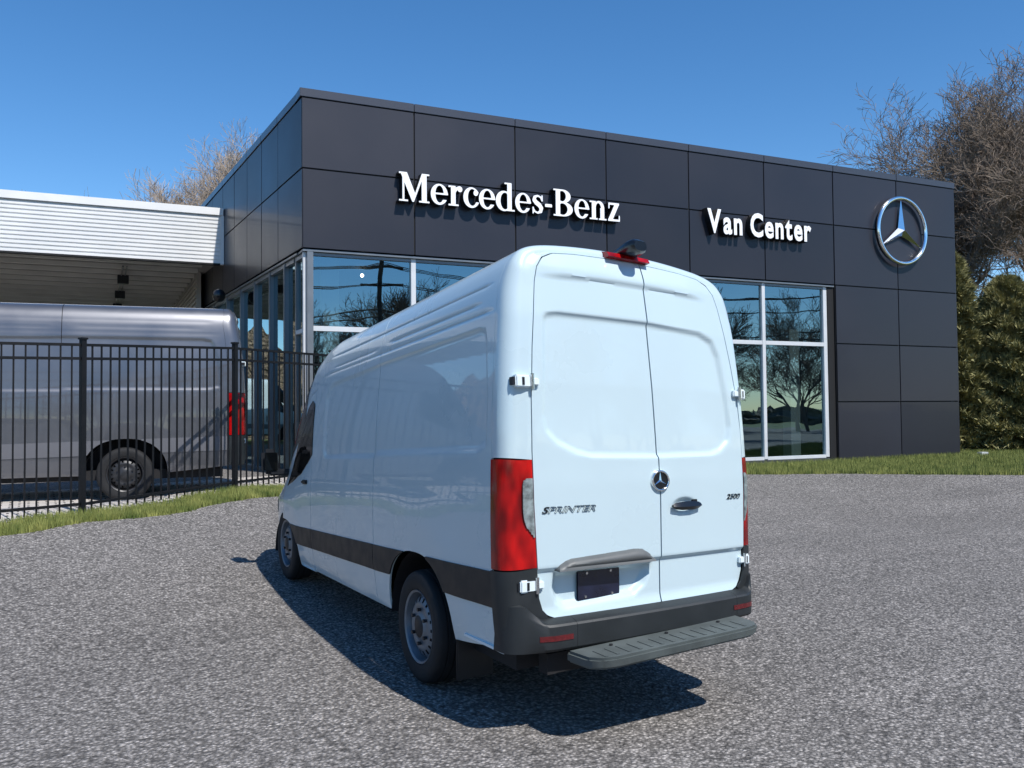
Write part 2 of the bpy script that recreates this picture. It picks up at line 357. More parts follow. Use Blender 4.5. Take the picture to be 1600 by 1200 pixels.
# pale pavers and a dark drive beyond the fence
FEN = [(-7.4, 7.5), (-4.98, 8.02), (-2.74, 8.5), (-.55, 9.8), (1.45, 11.3), (2.6, 11.55)]
def fence_y(x): return np.interp(x, [p[0] for p in FEN], [p[1] for p in FEN])
pv = sheet('paver_apron', near(-14, 1.2, .15), near(7, 15.5, .15), .012, M['pavers'], sdf=lambda x, y: np.maximum(fence_y(x)-.10-y, y-13.2-.03*x))
dr = sheet('driveway', near(-25, 1.2, .5), near(10, 34, .5), .008, M['asphalt'], sdf=lambda x, y: 13.2+.03*x-y)
# parking stripes on the lot, left of the van
for i in range(6):
    x0 = -6.3; y0 = -1.5+i*2.7
    b = MB(); xs = np.linspace(x0-5.2, x0, 14)
    for xa, xb in zip(xs[:-1], xs[1:]):
        b.add([(xa, y0, gz1(xa, y0)+.006), (xb, y0, gz1(xb, y0)+.006), (xb, y0+.11, gz1(xb, y0)+.006), (xa, y0+.11, gz1(xa, y0)+.006)], [(0, 1, 2, 3)])
    tag(b.build('parking_line', M['paintline']), kind='structure')

# ---------------------------------------------------------------- building
OX, OY = 1.20643874, 12.37674751
fd = Vector((.9984688, -.05531785, 0)); nf = Vector((-.05531785, -.9984688, 0))     # along the front, outward normal
sdv = Vector((-.00985473, .99995144, 0)); ns = Vector((-.99995144, -.00985473, 0))  # along the side, outward normal
def F3(u, z, o=0): return Vector((OX, OY, 0))+fd*u+nf*o+Vector((0, 0, z))
def S3(s, z, o=0): return Vector((OX, OY, 0))+sdv*s+ns*o+Vector((0, 0, z))
bld = empty('dealership_building', (OX, OY, .5), 0, 'low dealership building clad in dark grey metal panels with tall showroom windows', 'building')
def bpart(name, mb, m, smooth=None, bevel=0, parent=None, recalc=False):
    o = mb.build(name, m, None, smooth, bevel=bevel, recalc=recalc); p = parent or bld
    o.parent = p; o.matrix_parent_inverse = Matrix.Translation((-OX, -OY, -.5)); return o
def obox(fr, a0, a1, z0, z1, o0, o1):                # oriented box from frame function
    b = MB(); c = [fr(a, z, o) for z in (z0, z1) for a, o in ((a0, o1), (a1, o1), (a1, o0), (a0, o0))]
    return b.add(c, [(3, 2, 1, 0), (4, 5, 6, 7), (0, 1, 5, 4), (1, 2, 6, 5), (2, 3, 7, 6), (3, 0, 4, 7)])
W = 2.2665; ZT, ZM, ZB, Z4, Z5, Z0 = 8.10, 6.55, 5.0, 3.495, 2.0, .42
LEN = 8*W; J = .014
# backing core (joints show it)
b = MB()
for args in ((F3, 0.03, LEN-.03, ZB+.03, ZT-.05, -.5, -.03), (F3, 13.62, LEN-.03, Z0, ZB+.03, -.5, -.03)):
    q = obox(*args); b.add(q.v, q.f)
q = obox(S3, .03, 14.5, ZB+.03, ZT-.05, -.5, -.03); b.add(q.v, q.f)
bpart('joint_backing', b, M['joint'])
def panel(fr, a0, a1, z0, z1):
    q = obox(fr, a0+J, a1-J, z0+J, z1-J, -.028, 0)
    dx = random.uniform(-.003, .003); q.v = [tuple(Vector(v)+(nf if fr is F3 else ns)*dx) for v in q.v]
    bpart('cladding_panel', q, M['panel'], bevel=.004)
for i in range(8):
    panel(F3, i*W+(0.0 if i else -.012), (i+1)*W, ZM, ZT-.17); panel(F3, i*W, (i+1)*W, ZB, ZM)
for i in (6, 7):
    for z0, z1 in ((Z4, ZB), (Z5, Z4), (Z0, Z5)): panel(F3, i*W+(.02 if i == 6 else 0), (i+1)*W, z0, z1)
SW = 1.455; ss = [0, 1.84]+[1.84+SW*k for k in range(1, 9)]
for a, c in zip(ss[:-1], ss[1:]):
    panel(S3, a+(.012 if a == 0 else 0), c, ZM, ZT-.17); panel(S3, a+(.012 if a == 0 else 0), c, ZB, ZM)
for i in range(8): bpart('coping', obox(F3, i*W+.006-(.05 if i == 0 else 0), (i+1)*W-.006, ZT-.165, ZT, -.5, .02), M['coping'], bevel=.006)
for a, c in zip(ss[:-1], ss[1:]): bpart('coping', obox(S3, a+(.03 if a == 0 else .006), c-.006, ZT-.165, ZT, -.5, .02), M['coping'], bevel=.006)
# roof, far walls, soffit over the windows
b = MB(); rp = [F3(.2, 7.9, -.2), F3(LEN-.2, 7.9, -.2), F3(LEN-.2, 7.9, -14.4), S3(14.4, 7.9, -.2)]; b.add(rp, [(0, 1, 2, 3)]); bpart('roof', b, M['dark_wall'])
bpart('end_wall', obox(lambda a, z, o: F3(LEN, z, 0)-nf*a+fd*o, 0.03, 14.4, Z0-.2, ZT-.02, -.3, 0), M['dark_wall'])
bpart('rear_wall', obox(lambda a, z, o: F3(a, z, -14.4+o), -.1, LEN, Z0-.2, ZT-.02, -.3, 0), M['dark_wall'])
bpart('head_soffit', obox(F3, .02, 13.6, ZB-.05, ZB-.012, -.5, -.03), M['alu_dark'])
bpart('head_soffit', obox(S3, .52, 14.4, ZB-.05, ZB-.012, -.5, -.03), M['alu_dark'])
# front windows
O0, O1 = -.20, -.09
WZ0, WZ1, WT = .60, ZB-.055, 3.47
mull = [.10]+[W*k for k in range(1, 6)]+[13.34]
fr = empty('window_frame', (OX, OY, .5)); fr.parent = bld; fr.location = (0, 0, 0)
def fpart(name, mb, m, **k):
    o = mb.build(name, m, None, **k); o.parent = fr; o.matrix_parent_inverse = Matrix.Translation((-OX, -OY, -.5)); return o
for i, u in enumerate(mull):
    w_ = .05 if 0 < i < 6 else .06
    fpart('mullion', obox(F3, u-w_, u+w_, WZ0, WZ1, O0, O1+(.0 if i else -.02)), M['alu'], bevel=.004)
for (u0, u1) in zip(mull[:-1], mull[1:]):
    fpart('transom', obox(F3, u0+.052, u1-.052, WT-.05, WT+.05, O0, O1-.003), M['alu'], bevel=.004)
    fpart('frame_head', obox(F3, u0+.052, u1-.052, WZ1-.06, WZ1, O0, O1-.003), M['alu_dark'], bevel=.004)
    fpart('frame_sill', obox(F3, u0+.052, u1-.052, WZ0-.02, WZ0+.06, O0, O1-.003), M['alu'], bevel=.004)
    for z0, z1 in ((WZ0+.06, WT-.05), (WT+.05, WZ1-.06)):
        fpart('window_pane', MB().add([F3(u0+.05, z0, -.15), F3(u1-.05, z0, -.15), F3(u1-.05, z1, -.15), F3(u0+.05, z1, -.15)], [(0, 1, 2, 3)]), M['glass'])
bpart('window_reveal', obox(F3, 13.405, 13.62, Z0, ZB-.02, -.4, -.07), M['joint'])
bpart('plinth', obox(F3, .05, 13.4, .2, WZ0-.022, -.3, -.07), M['dark_wall'])
# side curtain wall
sm = [.06, .85, 1.60, 2.85, 4.3, 5.8, 7.5, 9.3, 11.2, 13.2]
sf = empty('curtain_wall', (0, 0, 0)); sf.parent = bld
def spart(name, mb, m, **k):
    o = mb.build(name, m, None, **k); o.parent = sf; o.matrix_parent_inverse = Matrix.Translation((-OX, -OY, -.5)); return o
for i, s in enumerate(sm):
    spart('mullion', obox(S3, s-.045, s+.045, .5, ZB-.055, -.22, -.06 if i > 1 else -.10), M['alu_dark'], bevel=.004)
for i, (s0, s1) in enumerate(zip(sm[:-1], sm[1:])):
    z1 = ZB-.14
    spart('frame_head', obox(S3, s0+.047, s1-.047, z1, ZB-.056, -.21, -.08), M['alu_dark'])
    spart('frame_sill', obox(S3, s0+.047, s1-.047, .5, .62, -.21, -.08), M['alu_dark'])
    cuts = [.62, 3.40, 3.48, z1] if i == 0 else [.62, z1]
    if i == 0: spart('transom', obox(S3, s0+.047, s1-.047, 3.40, 3.48, -.21, -.09), M['alu'])
    for z0_, z1_ in zip(cuts[::2], cuts[1::2]):
        spart('window_pane', MB().add([S3(s1-.046, z0_, -.15), S3(s0+.046, z0_, -.15), S3(s0+.046, z1_, -.15), S3(s1-.046, z1_, -.15)], [(0, 1, 2, 3)]), M['glass'])
# showroom inside
bpart('showroom_floor', obox(F3, .3, LEN-.2, .40, .58, -14, -.3), M['int_floor'])
bpart('showroom_ceiling', obox(F3, .6, LEN-.2, 5.1, 5.2, -14, -.52), M['int_ceiling'])
bpart('showroom_wall', obox(F3, .3, LEN-.3, .58, 5.1, -11, -10.8), M['int_wall'])
bpart('showroom_wall', obox(F3, 13.7, 13.8, .58, 5.1, -10.7, -.5), M['int_wall'])
for u in (.75, 5.1, 10.4, 12.95): bpart('column', obox(F3, u-.16, u+.16, .58, 5.1, -1.1, -.8), M['int_column'])
lamp = bpy.data.materials.new('downlight'); lamp.use_nodes = True; e = lamp.node_tree.nodes['Principled BSDF']; _set(e, 'Emission Color', (1, .97, .9, 1)); _set(e, 'Emission Strength', 22)
for u, o_ in ((1.9, -2.6), (10.3, -3.2), (12.8, -6), (6.2, -4)):
    bm = bmesh.new(); bmesh.ops.create_uvsphere(bm, u_segments=10, v_segments=6, radius=.04); me = bpy.data.meshes.new('ceiling_lamp'); bm.to_mesh(me); bm.free()
    p = F3(u, 4.95, o_); o = link('ceiling_lamp', me, lamp, bld); o.location = p-Vector((OX, OY, .5))
# showroom furniture glimpsed low behind the right panes
bpart('counter', obox(F3, 9.6, 12.4, .58, 1.65, -3.6, -3.0), M['int_column'])
bpart('counter', obox(F3, 2.2, 4.6, .58, 1.6, -4.6, -4.0), M['int_column'])

# ---------------------------------------------------------------- lettering on the wall
def box_(x0, y0, x1, y1): return lambda x, y: np.maximum(np.maximum(x0-x, x-x1), np.maximum(y0-y, y-y1))
def ell(cx, cy, a, b_): return lambda x, y: (np.sqrt(((x-cx)/a)**2+((y-cy)/b_)**2)-1)*min(a, b_)
def cap(pts, rr):
    def f(x, y):
        d = np.full(x.shape, 1e9)
        for (p, q, r0, r1) in zip(pts[:-1], pts[1:], rr[:-1], rr[1:]):
            ex, ey = q[0]-p[0], q[1]-p[1]; t = np.clip(((x-p[0])*ex+(y-p[1])*ey)/(ex*ex+ey*ey), 0, 1)
            d = np.minimum(d, np.hypot(x-p[0]-ex*t, y-p[1]-ey*t)-(r0+(r1-r0)*t))
        return d
    return f
def U_(*fs): return lambda x, y: np.minimum.reduce([f(x, y) for f in fs])
def I_(*fs): return lambda x, y: np.maximum.reduce([f(x, y) for f in fs])
def D_(a, b_): return lambda x, y: np.maximum(a(x, y), -b_(x, y))
T = .055
GL = {
 'M': (1.18, U_(box_(.13, 0, .20, 1), box_(.86, 0, 1.05, 1), sd_poly([(.05, 1), (.30, 1), (.64, .22), (.54, 0), (.50, 0)]), sd_poly([(.50, 0), (.56, 0), (.96, 1), (.87, 1)]), box_(0, 0, .34, T), box_(.76, 0, 1.16, T), box_(0, 1-T, .26, 1), box_(.88, 1-T, 1.16, 1))),
 'e': (.66, U_(D_(D_(ell(.33, .35, .33, .365), ell(.34, .36, .165, .30)), box_(.40, .17, .8, .345)), box_(.12, .345, .645, .40))),
 'r': (.56, U_(box_(.10, 0, .28, .70), box_(0, 0, .40, T), box_(0, .70-T, .25, .70), cap([(.24, .46), (.33, .62), (.43, .66)], [.03, .045, .05]), ell(.455, .60, .095, .10))),
 'c': (.60, U_(D_(D_(ell(.33, .35, .33, .365), ell(.36, .36, .18, .30)), box_(.38, .20, .9, .52)), ell(.50, .52, .09, .095))),
 'd': (.78, U_(I_(D_(ell(.34, .35, .34, .365), ell(.38, .35, .19, .305)), box_(-1, -1, .55, 2)), box_(.48, .0, .66, 1.02), box_(.36, 1.02-T, .5, 1.02), box_(.6, 0, .78, T))),
 's': (.54, U_(cap([(.46, .50), (.40, .62), (.27, .67), (.14, .61), (.12, .50), (.21, .41), (.34, .33), (.42, .23), (.40, .10), (.27, .035), (.13, .09), (.07, .20)], [.03, .03, .03, .055, .075, .085, .085, .08, .06, .03, .03, .03]), box_(.435, .46, .485, .70), box_(.045, 0, .095, .25))),
 '-': (.36, box_(.02, .29, .32, .40)),
 'B': (.90, U_(box_(.10, 0, .29, 1), box_(0, 0, .40, T), box_(0, 1-T, .40, 1), I_(D_(ell(.40, .75, .36, .25), ell(.38, .75, .17, .195)), box_(.28, -1, 2, 2)), I_(D_(ell(.42, .27, .43, .27), ell(.40, .27, .22, .215)), box_(.28, -1, 2, 2)))),
 'n': (.80, U_(box_(.10, 0, .28, .70), box_(0, 0, .36, T), box_(0, .70-T, .2, .70), I_(D_(ell(.43, .44, .24, .275), ell(.40, .42, .125, .215)), box_(.2, .42, 2, 2)), box_(.49, 0, .67, .46), box_(.42, 0, .77, T))),
 'z': (.60, U_(box_(.04, .70-.075, .54, .70), box_(.02, 0, .57, .075), sd_poly([(.34, .66), (.54, .66), (.22, .04), (.02, .04)]), box_(.04, .48, .09, .70), box_(.52, 0, .57, .23))),
}
sign = empty('wall_sign', F3(1.9, 6.05), 0, 'large white serif lettering reading Mercedes-Benz on the dark facade', 'sign')
ax0 = sign.location.copy(); DEP = .17
def glyph(ch, u0, z0, hgt, sx, par):
    w, sdf = GL[ch]
    us = np.arange(-.03, w+.03, .028); vs_ = np.arange(-.03, 1.08, .028)
    def place(back):
        return lambda p, q, t: (F3(u0+p*hgt*sx, z0+q*hgt, DEP+t+back)-ax0)
    can = flat_shape(us, vs_, lambda x, y: sdf(x, y)-.012, DEP-.004, M['sign_black'], 'letter', par, place(0))
    flat_shape(us, vs_, sdf, .012, M['sign_white'], 'letter_face', can, place(.014))
    return w*hgt*sx
word = 'Mercedes-Benz'; tot = sum(GL[c][0] for c in word)+.03*(len(word)-1); sx = (7.05-1.88)/(.585*tot); u = 1.88
for ch in word: u += glyph(ch, u, 6.05, .585, sx, sign)+.03*.585*sx
sign2 = empty('wall_sign', F3(9.45, 6.03), 0, 'smaller white sans lettering reading Van Center on the dark facade', 'sign')
B3 = Matrix(((fd.x, 0, -nf.x*-1, 0), (fd.y, 0, nf.y, 0), (0, 1, 0, 0), (0, 0, 0, 1)))
word = 'Van Center'; ms = []; 
for ch in word:
    if ch == ' ': ms.append(None); continue
    ms.append((text_mesh(ch, .78, DEP/2, 0, .034), text_mesh(ch, .78, .004, 0, .022)))
ws = [.2 if k is None else max(v.co.x for v in k[0].vertices)-min(v.co.x for v in k[0].vertices) for k in ms]; gap = .055
tot = sum(ws)+gap*(len(ws)-1); sx = (12.68-9.45)/tot; u = 0
for k, w in zip(ms, ws):
    if k:
        x0 = min(v.co.x for v in k[0].vertices)
        for me, base, nm in ((k[0], DEP/2, 'letter'), (k[1], DEP+.005, 'letter_face')):
            for v in me.vertices:
                p = fd*(u+(v.co.x-x0)*sx)+Vector((0, 0, v.co.y))+nf*(v.co.z+base); v.co = p
        can = link('letter', k[0], M['sign_black'], sign2); link('letter_face', k[1], M['sign_white'], can)
    u += (w+gap)*sx
# star emblem: ring and three faceted arms
def star(parent, place, r_out, tube, mring, mstar, depth, name='star'):
    b = MB(); n = 64; k = 10
    for i in range(n):
        a = 2*math.pi*i/n
        for j in range(k):
            t = 2*math.pi*j/k; rr = r_out-tube+tube*math.cos(t); b.v.append(tuple(place(rr*math.sin(a), rr*math.cos(a), depth*.5+tube*.9*math.sin(t))))
    for i in range(n):
        for j in range(k): b.f.append((i*k+j, ((i+1) % n)*k+j, ((i+1) % n)*k+(j+1) % k, i*k+(j+1) % k))
    b.build('ring', mring, parent, smooth=50, recalc=True)
    b = MB(); ro = r_out-tube*1.2; ri = r_out*.15; ctr = place(0, 0, depth); pts = []
    for i in range(6):
        a = math.pi*i/3; rr = ro if i % 2 == 0 else ri; pts.append(place(rr*math.sin(a), rr*math.cos(a), depth*.35 if i % 2 == 0 else depth*.3))
    back = place(0, 0, depth*.1)
    b.add([ctr]+pts+[back], [(0, 1+(i+1) % 6, 1+i) for i in range(6)]+[(7, 1+i, 1+(i+1) % 6) for i in range(6)])
    b.build(name, mstar, parent, recalc=True)
em = empty('star_emblem', F3(15.92, 6.56), 0, 'large chrome three pointed star in a ring on the facade', 'sign'); e0 = em.location.copy()
star(em, lambda p, q, t: F3(15.92+p, 6.56+q, t+.05)-e0, .93, .055, M['chrome'], M['chrome'], .16)
b = MB(); b.add([F3(15.92+.84*math.sin(a*math.pi/24), 6.56+.84*math.cos(a*math.pi/24), .03)-e0 for a in range(48)], [tuple(range(48))]); b.build('disc', M['panel'], em)
b = MB(); q = obox(F3, 18.0, 18.25, .5, .62, .6, .75); pl = F3(18.12, .5, .67)
gl = mesh('ground_light', [Vector(v)-pl for v in q.v], q.f, M['alu']); gl.location = pl; tag(gl, 'small pale ground light in the grass by the wall corner', 'light')

# ---------------------------------------------------------------- canopy
QX, QY = 1.13253, 19.87638
cano = empty('metal_canopy', (QX-6, QY, .5), 0, 'white ribbed metal canopy projecting left from the dark building', 'canopy')
def C3(u, z, o=0): return Vector((QX, QY, 0))+fd*u+nf*o+Vector((0, 0, z))
def cpart(name, mb, m, **k):
    o = mb.build(name, m, None, **k); o.parent = cano; o.matrix_parent_inverse = Matrix.Translation((-(QX-6), -QY, -.5)); return o
prof = []; z = 5.83; nr = 12; st = (7.10-5.83)/nr
for i in range(nr):
    prof += [(0, z), (0, z+st*.62), (-.035, z+st*.72), (-.035, z+st*.90)]; z += st
prof += [(0, 7.10), (-.12, 7.10), (-.12, 5.83)]
cpart('fascia', MB().prism(prof, -13.5, -.10, lambda p, q, t: C3(t, q, p)), M['fascia'], recalc=True)
cpart('fascia_cap', obox(C3, -13.5, -.02, 7.105, 7.30, -.3, .05), M['fascia'], bevel=.006)
cpart('end_trim', obox(C3, -.095, -.005, 5.80, 7.10, -.12, .03), M['fascia'], bevel=.004)
cpart('drip_edge', obox(C3, -13.5, -.10, 5.78, 5.828, -.12, .02), M['joint'])
cpart('roof_deck', obox(C3, -13.5, -.02, 7.0, 7.09, -12.4, -.31), M['dark_wall'])
cpart('soffit_sheet', obox(C3, -13.5, -.02, 5.98, 6.03, -14.4, -.13), M['soffit'])
for i in range(13): cpart('soffit_rib', obox(C3, -13.5, -.45, 5.86, 5.978, -.95-i*1.05-.10, -.95-i*1.05), M['rib'], bevel=.01)
cpart('side_wall', obox(C3, -.42, -.30, 4.6, 5.975, -11.5, -2.7), M['soffit'])
for i in range(9): cpart('wall_rib', obox(C3, -.46, -.421, 4.65+i*.145, 4.72+i*.145, -11.5, -2.7), M['soffit'])
cpart('conduit', MB().tube([C3(-2.42, 5.84, -1.5), C3(-2.42, 5.84, -12.2)], .025, 6), M['alu_dark'])
cpart('conduit', MB().tube([C3(-2.32, 5.84, -1.5), C3(-2.32, 5.84, -12.2)], .018, 6), M['alu_dark'])
for o_ in (-3.1, -6.6, -10.2): cpart('junction_box', obox(C3, -2.52, -2.22, 5.60, 5.84, o_-.2, o_), M['black_plastic'], bevel=.01)
bm = bmesh.new(); bmesh.ops.create_uvsphere(bm, u_segments=16, v_segments=8, radius=.17); me = bpy.data.meshes.new('dome'); bm.to_mesh(me); bm.free()
dome = link('security_camera', me, M['black_gloss'], smooth=60); dome.location = S3(6.6, 4.86, .3); tag(dome, 'small black dome camera under the dark overhang', 'camera')
for u_ in (-13.0, -7.6): cpart('post', obox(C3, u_-.12, u_+.12, .4, 5.975, -.6, -.36), M['alu_dark'])

# ---------------------------------------------------------------- fence
fen = empty('metal_fence', (-2.74, 8.5, .565), 0, 'black metal picket fence with square posts along the grass strip', 'fence'); f0 = Vector((-2.74, 8.5, .565))
H = 2.26
def zf(x, y): return gz1(x, y)
def ori_box(c, d, w, t, z0, z1, cap_=False):
    n = Vector((-d.y, d.x, 0)); b = MB(); c = Vector((c[0], c[1], 0))
    v = [c+d*a+n*e+Vector((0, 0, z)) for z in (z0, z1) for a, e in ((-w, -t), (w, -t), (w, t), (-w, t))]
    b.add(v, [(3, 2, 1, 0), (4, 5, 6, 7), (0, 1, 5, 4), (1, 2, 6, 5), (2, 3, 7, 6), (3, 0, 4, 7)]); return b
FH = []
for i, (x, y) in enumerate(FEN):
    FH.append(zf(x, y)+H)
def fpt(mb, name): 
    mb.v = [tuple(Vector(v)-f0) for v in mb.v]; return mb.build(name, M['fence'], fen)
for i, (x, y) in enumerate(FEN[:-1]):
    x2, y2 = FEN[i+1]; d = Vector((x2-x, y2-y, 0)); L = d.length; d.normalize()
    za, zb = zf(x, y), zf(x2, y2)
    q = ori_box((x, y), d, .033, .033, za-.05, za+H+.02); r = ori_box((x, y), d, .045, .045, za+H+.02, za+H+.045); q.add(r.v, r.f); fpt(q, 'post')
    n = max(2, round(L/.132)); nn = Vector((-d.y, d.x, 0))
    for off, hh in ((H-.05, .018), (H-.23, .018), (.13, .018)):
        v = []
        for (px, py, pz) in ((x+d.x*.035, y+d.y*.035, za), (x2-d.x*.035, y2-d.y*.035, zb)):
            for e, zz in ((-.018, -hh), (.018, -hh), (.018, hh), (-.018, hh)): v.append(Vector((px, py, pz+off+zz))+nn*e)
        fpt(MB().add(v, [(0, 1, 2, 3), (7, 6, 5, 4), (0, 4, 5, 1), (1, 5, 6, 2), (2, 6, 7, 3), (3, 7, 4, 0)]), 'rail')
    for k in range(1, n):
        t = k/n; px, py = x+(x2-x)*t, y+(y2-y)*t; pz = za+(zb-za)*t
        fpt(ori_box((px, py), d, .0095, .0095, pz+.03, pz+H-.045), 'picket')

# ---------------------------------------------------------------- the panel van
PROF = [(.93, .36), (.955, .5), (.978, .75), (.985, 1.0), (.985, 1.3), (.968, 1.6), (.94, 1.95), (.90, 2.3), (.865, 2.52), (.83, 2.65), (.785, 2.745), (.72, 2.81), (.6, 2.85), (.4, 2.875), (.2, 2.887), (0, 2.89)]
pp = [(-x, z) for x, z in PROF]; pp = pp+[(-x, z) for x, z in pp[::-1][1:]]
def catmull(P, n=14):
    P = np.array(P); Q = np.vstack([2*P[0]-P[1], P, 2*P[-1]-P[-2]]); out = []
    for i in range(1, len(Q)-2):
        for t in np.arange(n)/n:
            a, b_, c, d = Q[i-1], Q[i], Q[i+1], Q[i+2]
            out.append(.5*((2*b_)+(-a+c)*t+(2*a-5*b_+4*c-d)*t*t+(-a+3*b_-3*c+d)*t**3))
    out.append(P[-1]); return np.array(out)
PD = catmull(pp); dl = np.r_[0, np.cumsum(np.hypot(*np.diff(PD, axis=0).T))]; ST = dl[-1]
tn = np.gradient(PD, axis=0); tn /= np.linalg.norm(tn, axis=1)[:, None]; NO = np.stack([-tn[:, 1], tn[:, 0]], 1)   # left normal of travel up-left side = outward (-x)
half = len(PD)//2
def s_of_z(z): return np.interp(z, PD[:half+1, 1], dl[:half+1])
def prof_at(s): return np.interp(s, dl, PD[:, 0]), np.interp(s, dl, PD[:, 1]), np.interp(s, dl, NO[:, 0]), np.interp(s, dl, NO[:, 1])
def yr(z): return np.interp(z, [0, 1.4, 1.7, 2.0, 2.4, 2.7, 2.88], [0, 0, .008, .022, .055, .095, .14])
def ss_(e0, e1, x): t = np.clip((x-e0)/(e1-e0), 0, 1); return t*t*(3-2*t)
def hw(z): return np.interp(z, [p[1] for p in PROF], [p[0] for p in PROF])
DOORP = [(.66, .63), (.71, .65), (.745, .69), (.766, .76), (.775, .9), (.795, 1.3), (.79, 1.6), (.775, 1.9), (.745, 2.2), (.712, 2.45), (.69, 2.6), (.665, 2.69), (.62, 2.755), (.55, 2.79), (.4, 2.807), (.2, 2.815), (0, 2.818)]
def door_edge(z): return np.interp(z, [p[1] for p in DOORP[:13]], [p[0] for p in DOORP[:13]])
SEAM = .085
RECP = [(-.665, 2.37), (-.655, 2.40), (-.63, 2.42), (-.56, 2.43), (.08, 2.432), (.50, 2.41), (.61, 2.36), (.655, 2.25), (.69, 1.95), (.705, 1.76), (.68, 1.66), (.60, 1.59), (.52, 1.562), (.08, 1.55), (-.40, 1.555), (-.50, 1.58), (-.63, 1.64), (-.70, 1.71), (-.715, 1.80)]
LICP = [(-.675, .905), (-.685, .80), (-.66, .71), (-.60, .668), (-.1, .69), (-.02, .75), (.02, .83), (.03, .905)]
sdR = sd_poly(RECP); sdL = sd_poly(LICP)
HC = (.275, 1.238)
def rear_y(x, z, feat=True):
    y = yr(z)+.035*(np.abs(x)/.9)**2.2
    if feat:
        y = y+.020*(1-ss_(-.028, .004, sdR(x, z)))
        fade = ss_(-.72, -.45, x)*(1-ss_(.40, .62, x)); zc = 2.655-.05*np.abs(x)**2
        y = y-.016*fade*ss_(zc-.004, zc+.02, z)*(1-ss_(zc+.05, zc+.22, z))
        y = y+.022*(1-ss_(.895, .925, z))*ss_(.60, .70, z)
        y = y+.045*(1-ss_(-.05, .0, sdL(x, z)))
        e = np.sqrt(((x-HC[0])/.105)**2+((z-HC[1])/.058)**2); y = y+.022*(1-ss_(.45, 1.0, e))
    return y
SR1 = sd_poly([(.27, 1.64), (.27, 1.9), (.33, 2.27), (.36, 2.34), (.44, 2.36), (2.30, 2.36), (2.30, 1.60), (.40, 1.60)])
SR2 = sd_poly([(2.12, 1.58), (2.12, 2.36), (3.44, 2.33), (3.54, 2.29), (3.60, 2.20), (3.60, 1.66), (3.54, 1.58)])
def side_disp(y, z):
    d = .012*(1-ss_(-.022, .003, SR1(y, z)))*(y < 2.2)+.012*(1-ss_(-.022, .003, SR2(y, z)))*(y >= 2.2)
    g = lambda zc, w: np.exp(-((z-zc)/w)**2)
    d = d+.006*g(2.615, .009)*ss_(.3, .45, y)*(1-ss_(3.3, 3.7, y))
    d = d+.007*g(2.51, .009)*ss_(.40, .6, y)*(1-ss_(1.9, 2.1, y))+.006*g(2.49, .009)*ss_(2.3, 2.45, y)*(1-ss_(3.3, 3.5, y))
    d = d+.005*g(2.44, .008)*ss_(.25, .4, y)*(1-ss_(3.5, 3.8, y))
    d = d-.005*np.exp(-((np.sqrt(((y-1.38)/1.15)**2+((z-.37)/1.0)**2)-.72)/.14)**2)*(z < 1.3)*(z > .4)     # flared arch
    d = d-.005*np.exp(-((np.sqrt(((y-5.0)/1.05)**2+((z-.37)/1.0)**2)-.72)/.14)**2)*(z < 1.2)*(z > .4)
    return d
TY = [0, 3.6, 3.9, 4.2, 4.5, 4.8, 5.0, 5.15, 5.35, 5.6, 5.75, 5.86, 5.93]; TZ = [2.89, 2.89, 2.86, 2.77, 2.57, 2.24, 1.94, 1.68, 1.46, 1.32, 1.16, .98, .80]
WY = [0, 4.6, 5.0, 5.3, 5.6, 5.8, 5.93]; WX = [1, 1, .995, .965, .91, .80, .62]
RR = .105
_dl = np.array([(-x, z) for x, z in DOORP]+[(x, z) for x, z in DOORP[::-1][1:]]); _dd = np.vstack([np.stack([np.linspace(a[0], b_[0], 24), np.linspace(a[1], b_[1], 24)], 1) for a, b_ in zip(_dl[:-1], _dl[1:])])
_dd = np.vstack([[(-.60, .628)], _dd, [(.60, .628)]]); _dc = np.array([0, 1.7]); _dv = _dd-_dc; _dd = _dd+_dv/np.linalg.norm(_dv, axis=1)[:, None]*.0065
def door_near(x, z):
    k = np.argmin((x[:, None]-_dd[None, :, 0])**2+(z[:, None]-_dd[None, :, 1])**2, 1); return _dd[k, 0], _dd[k, 1]
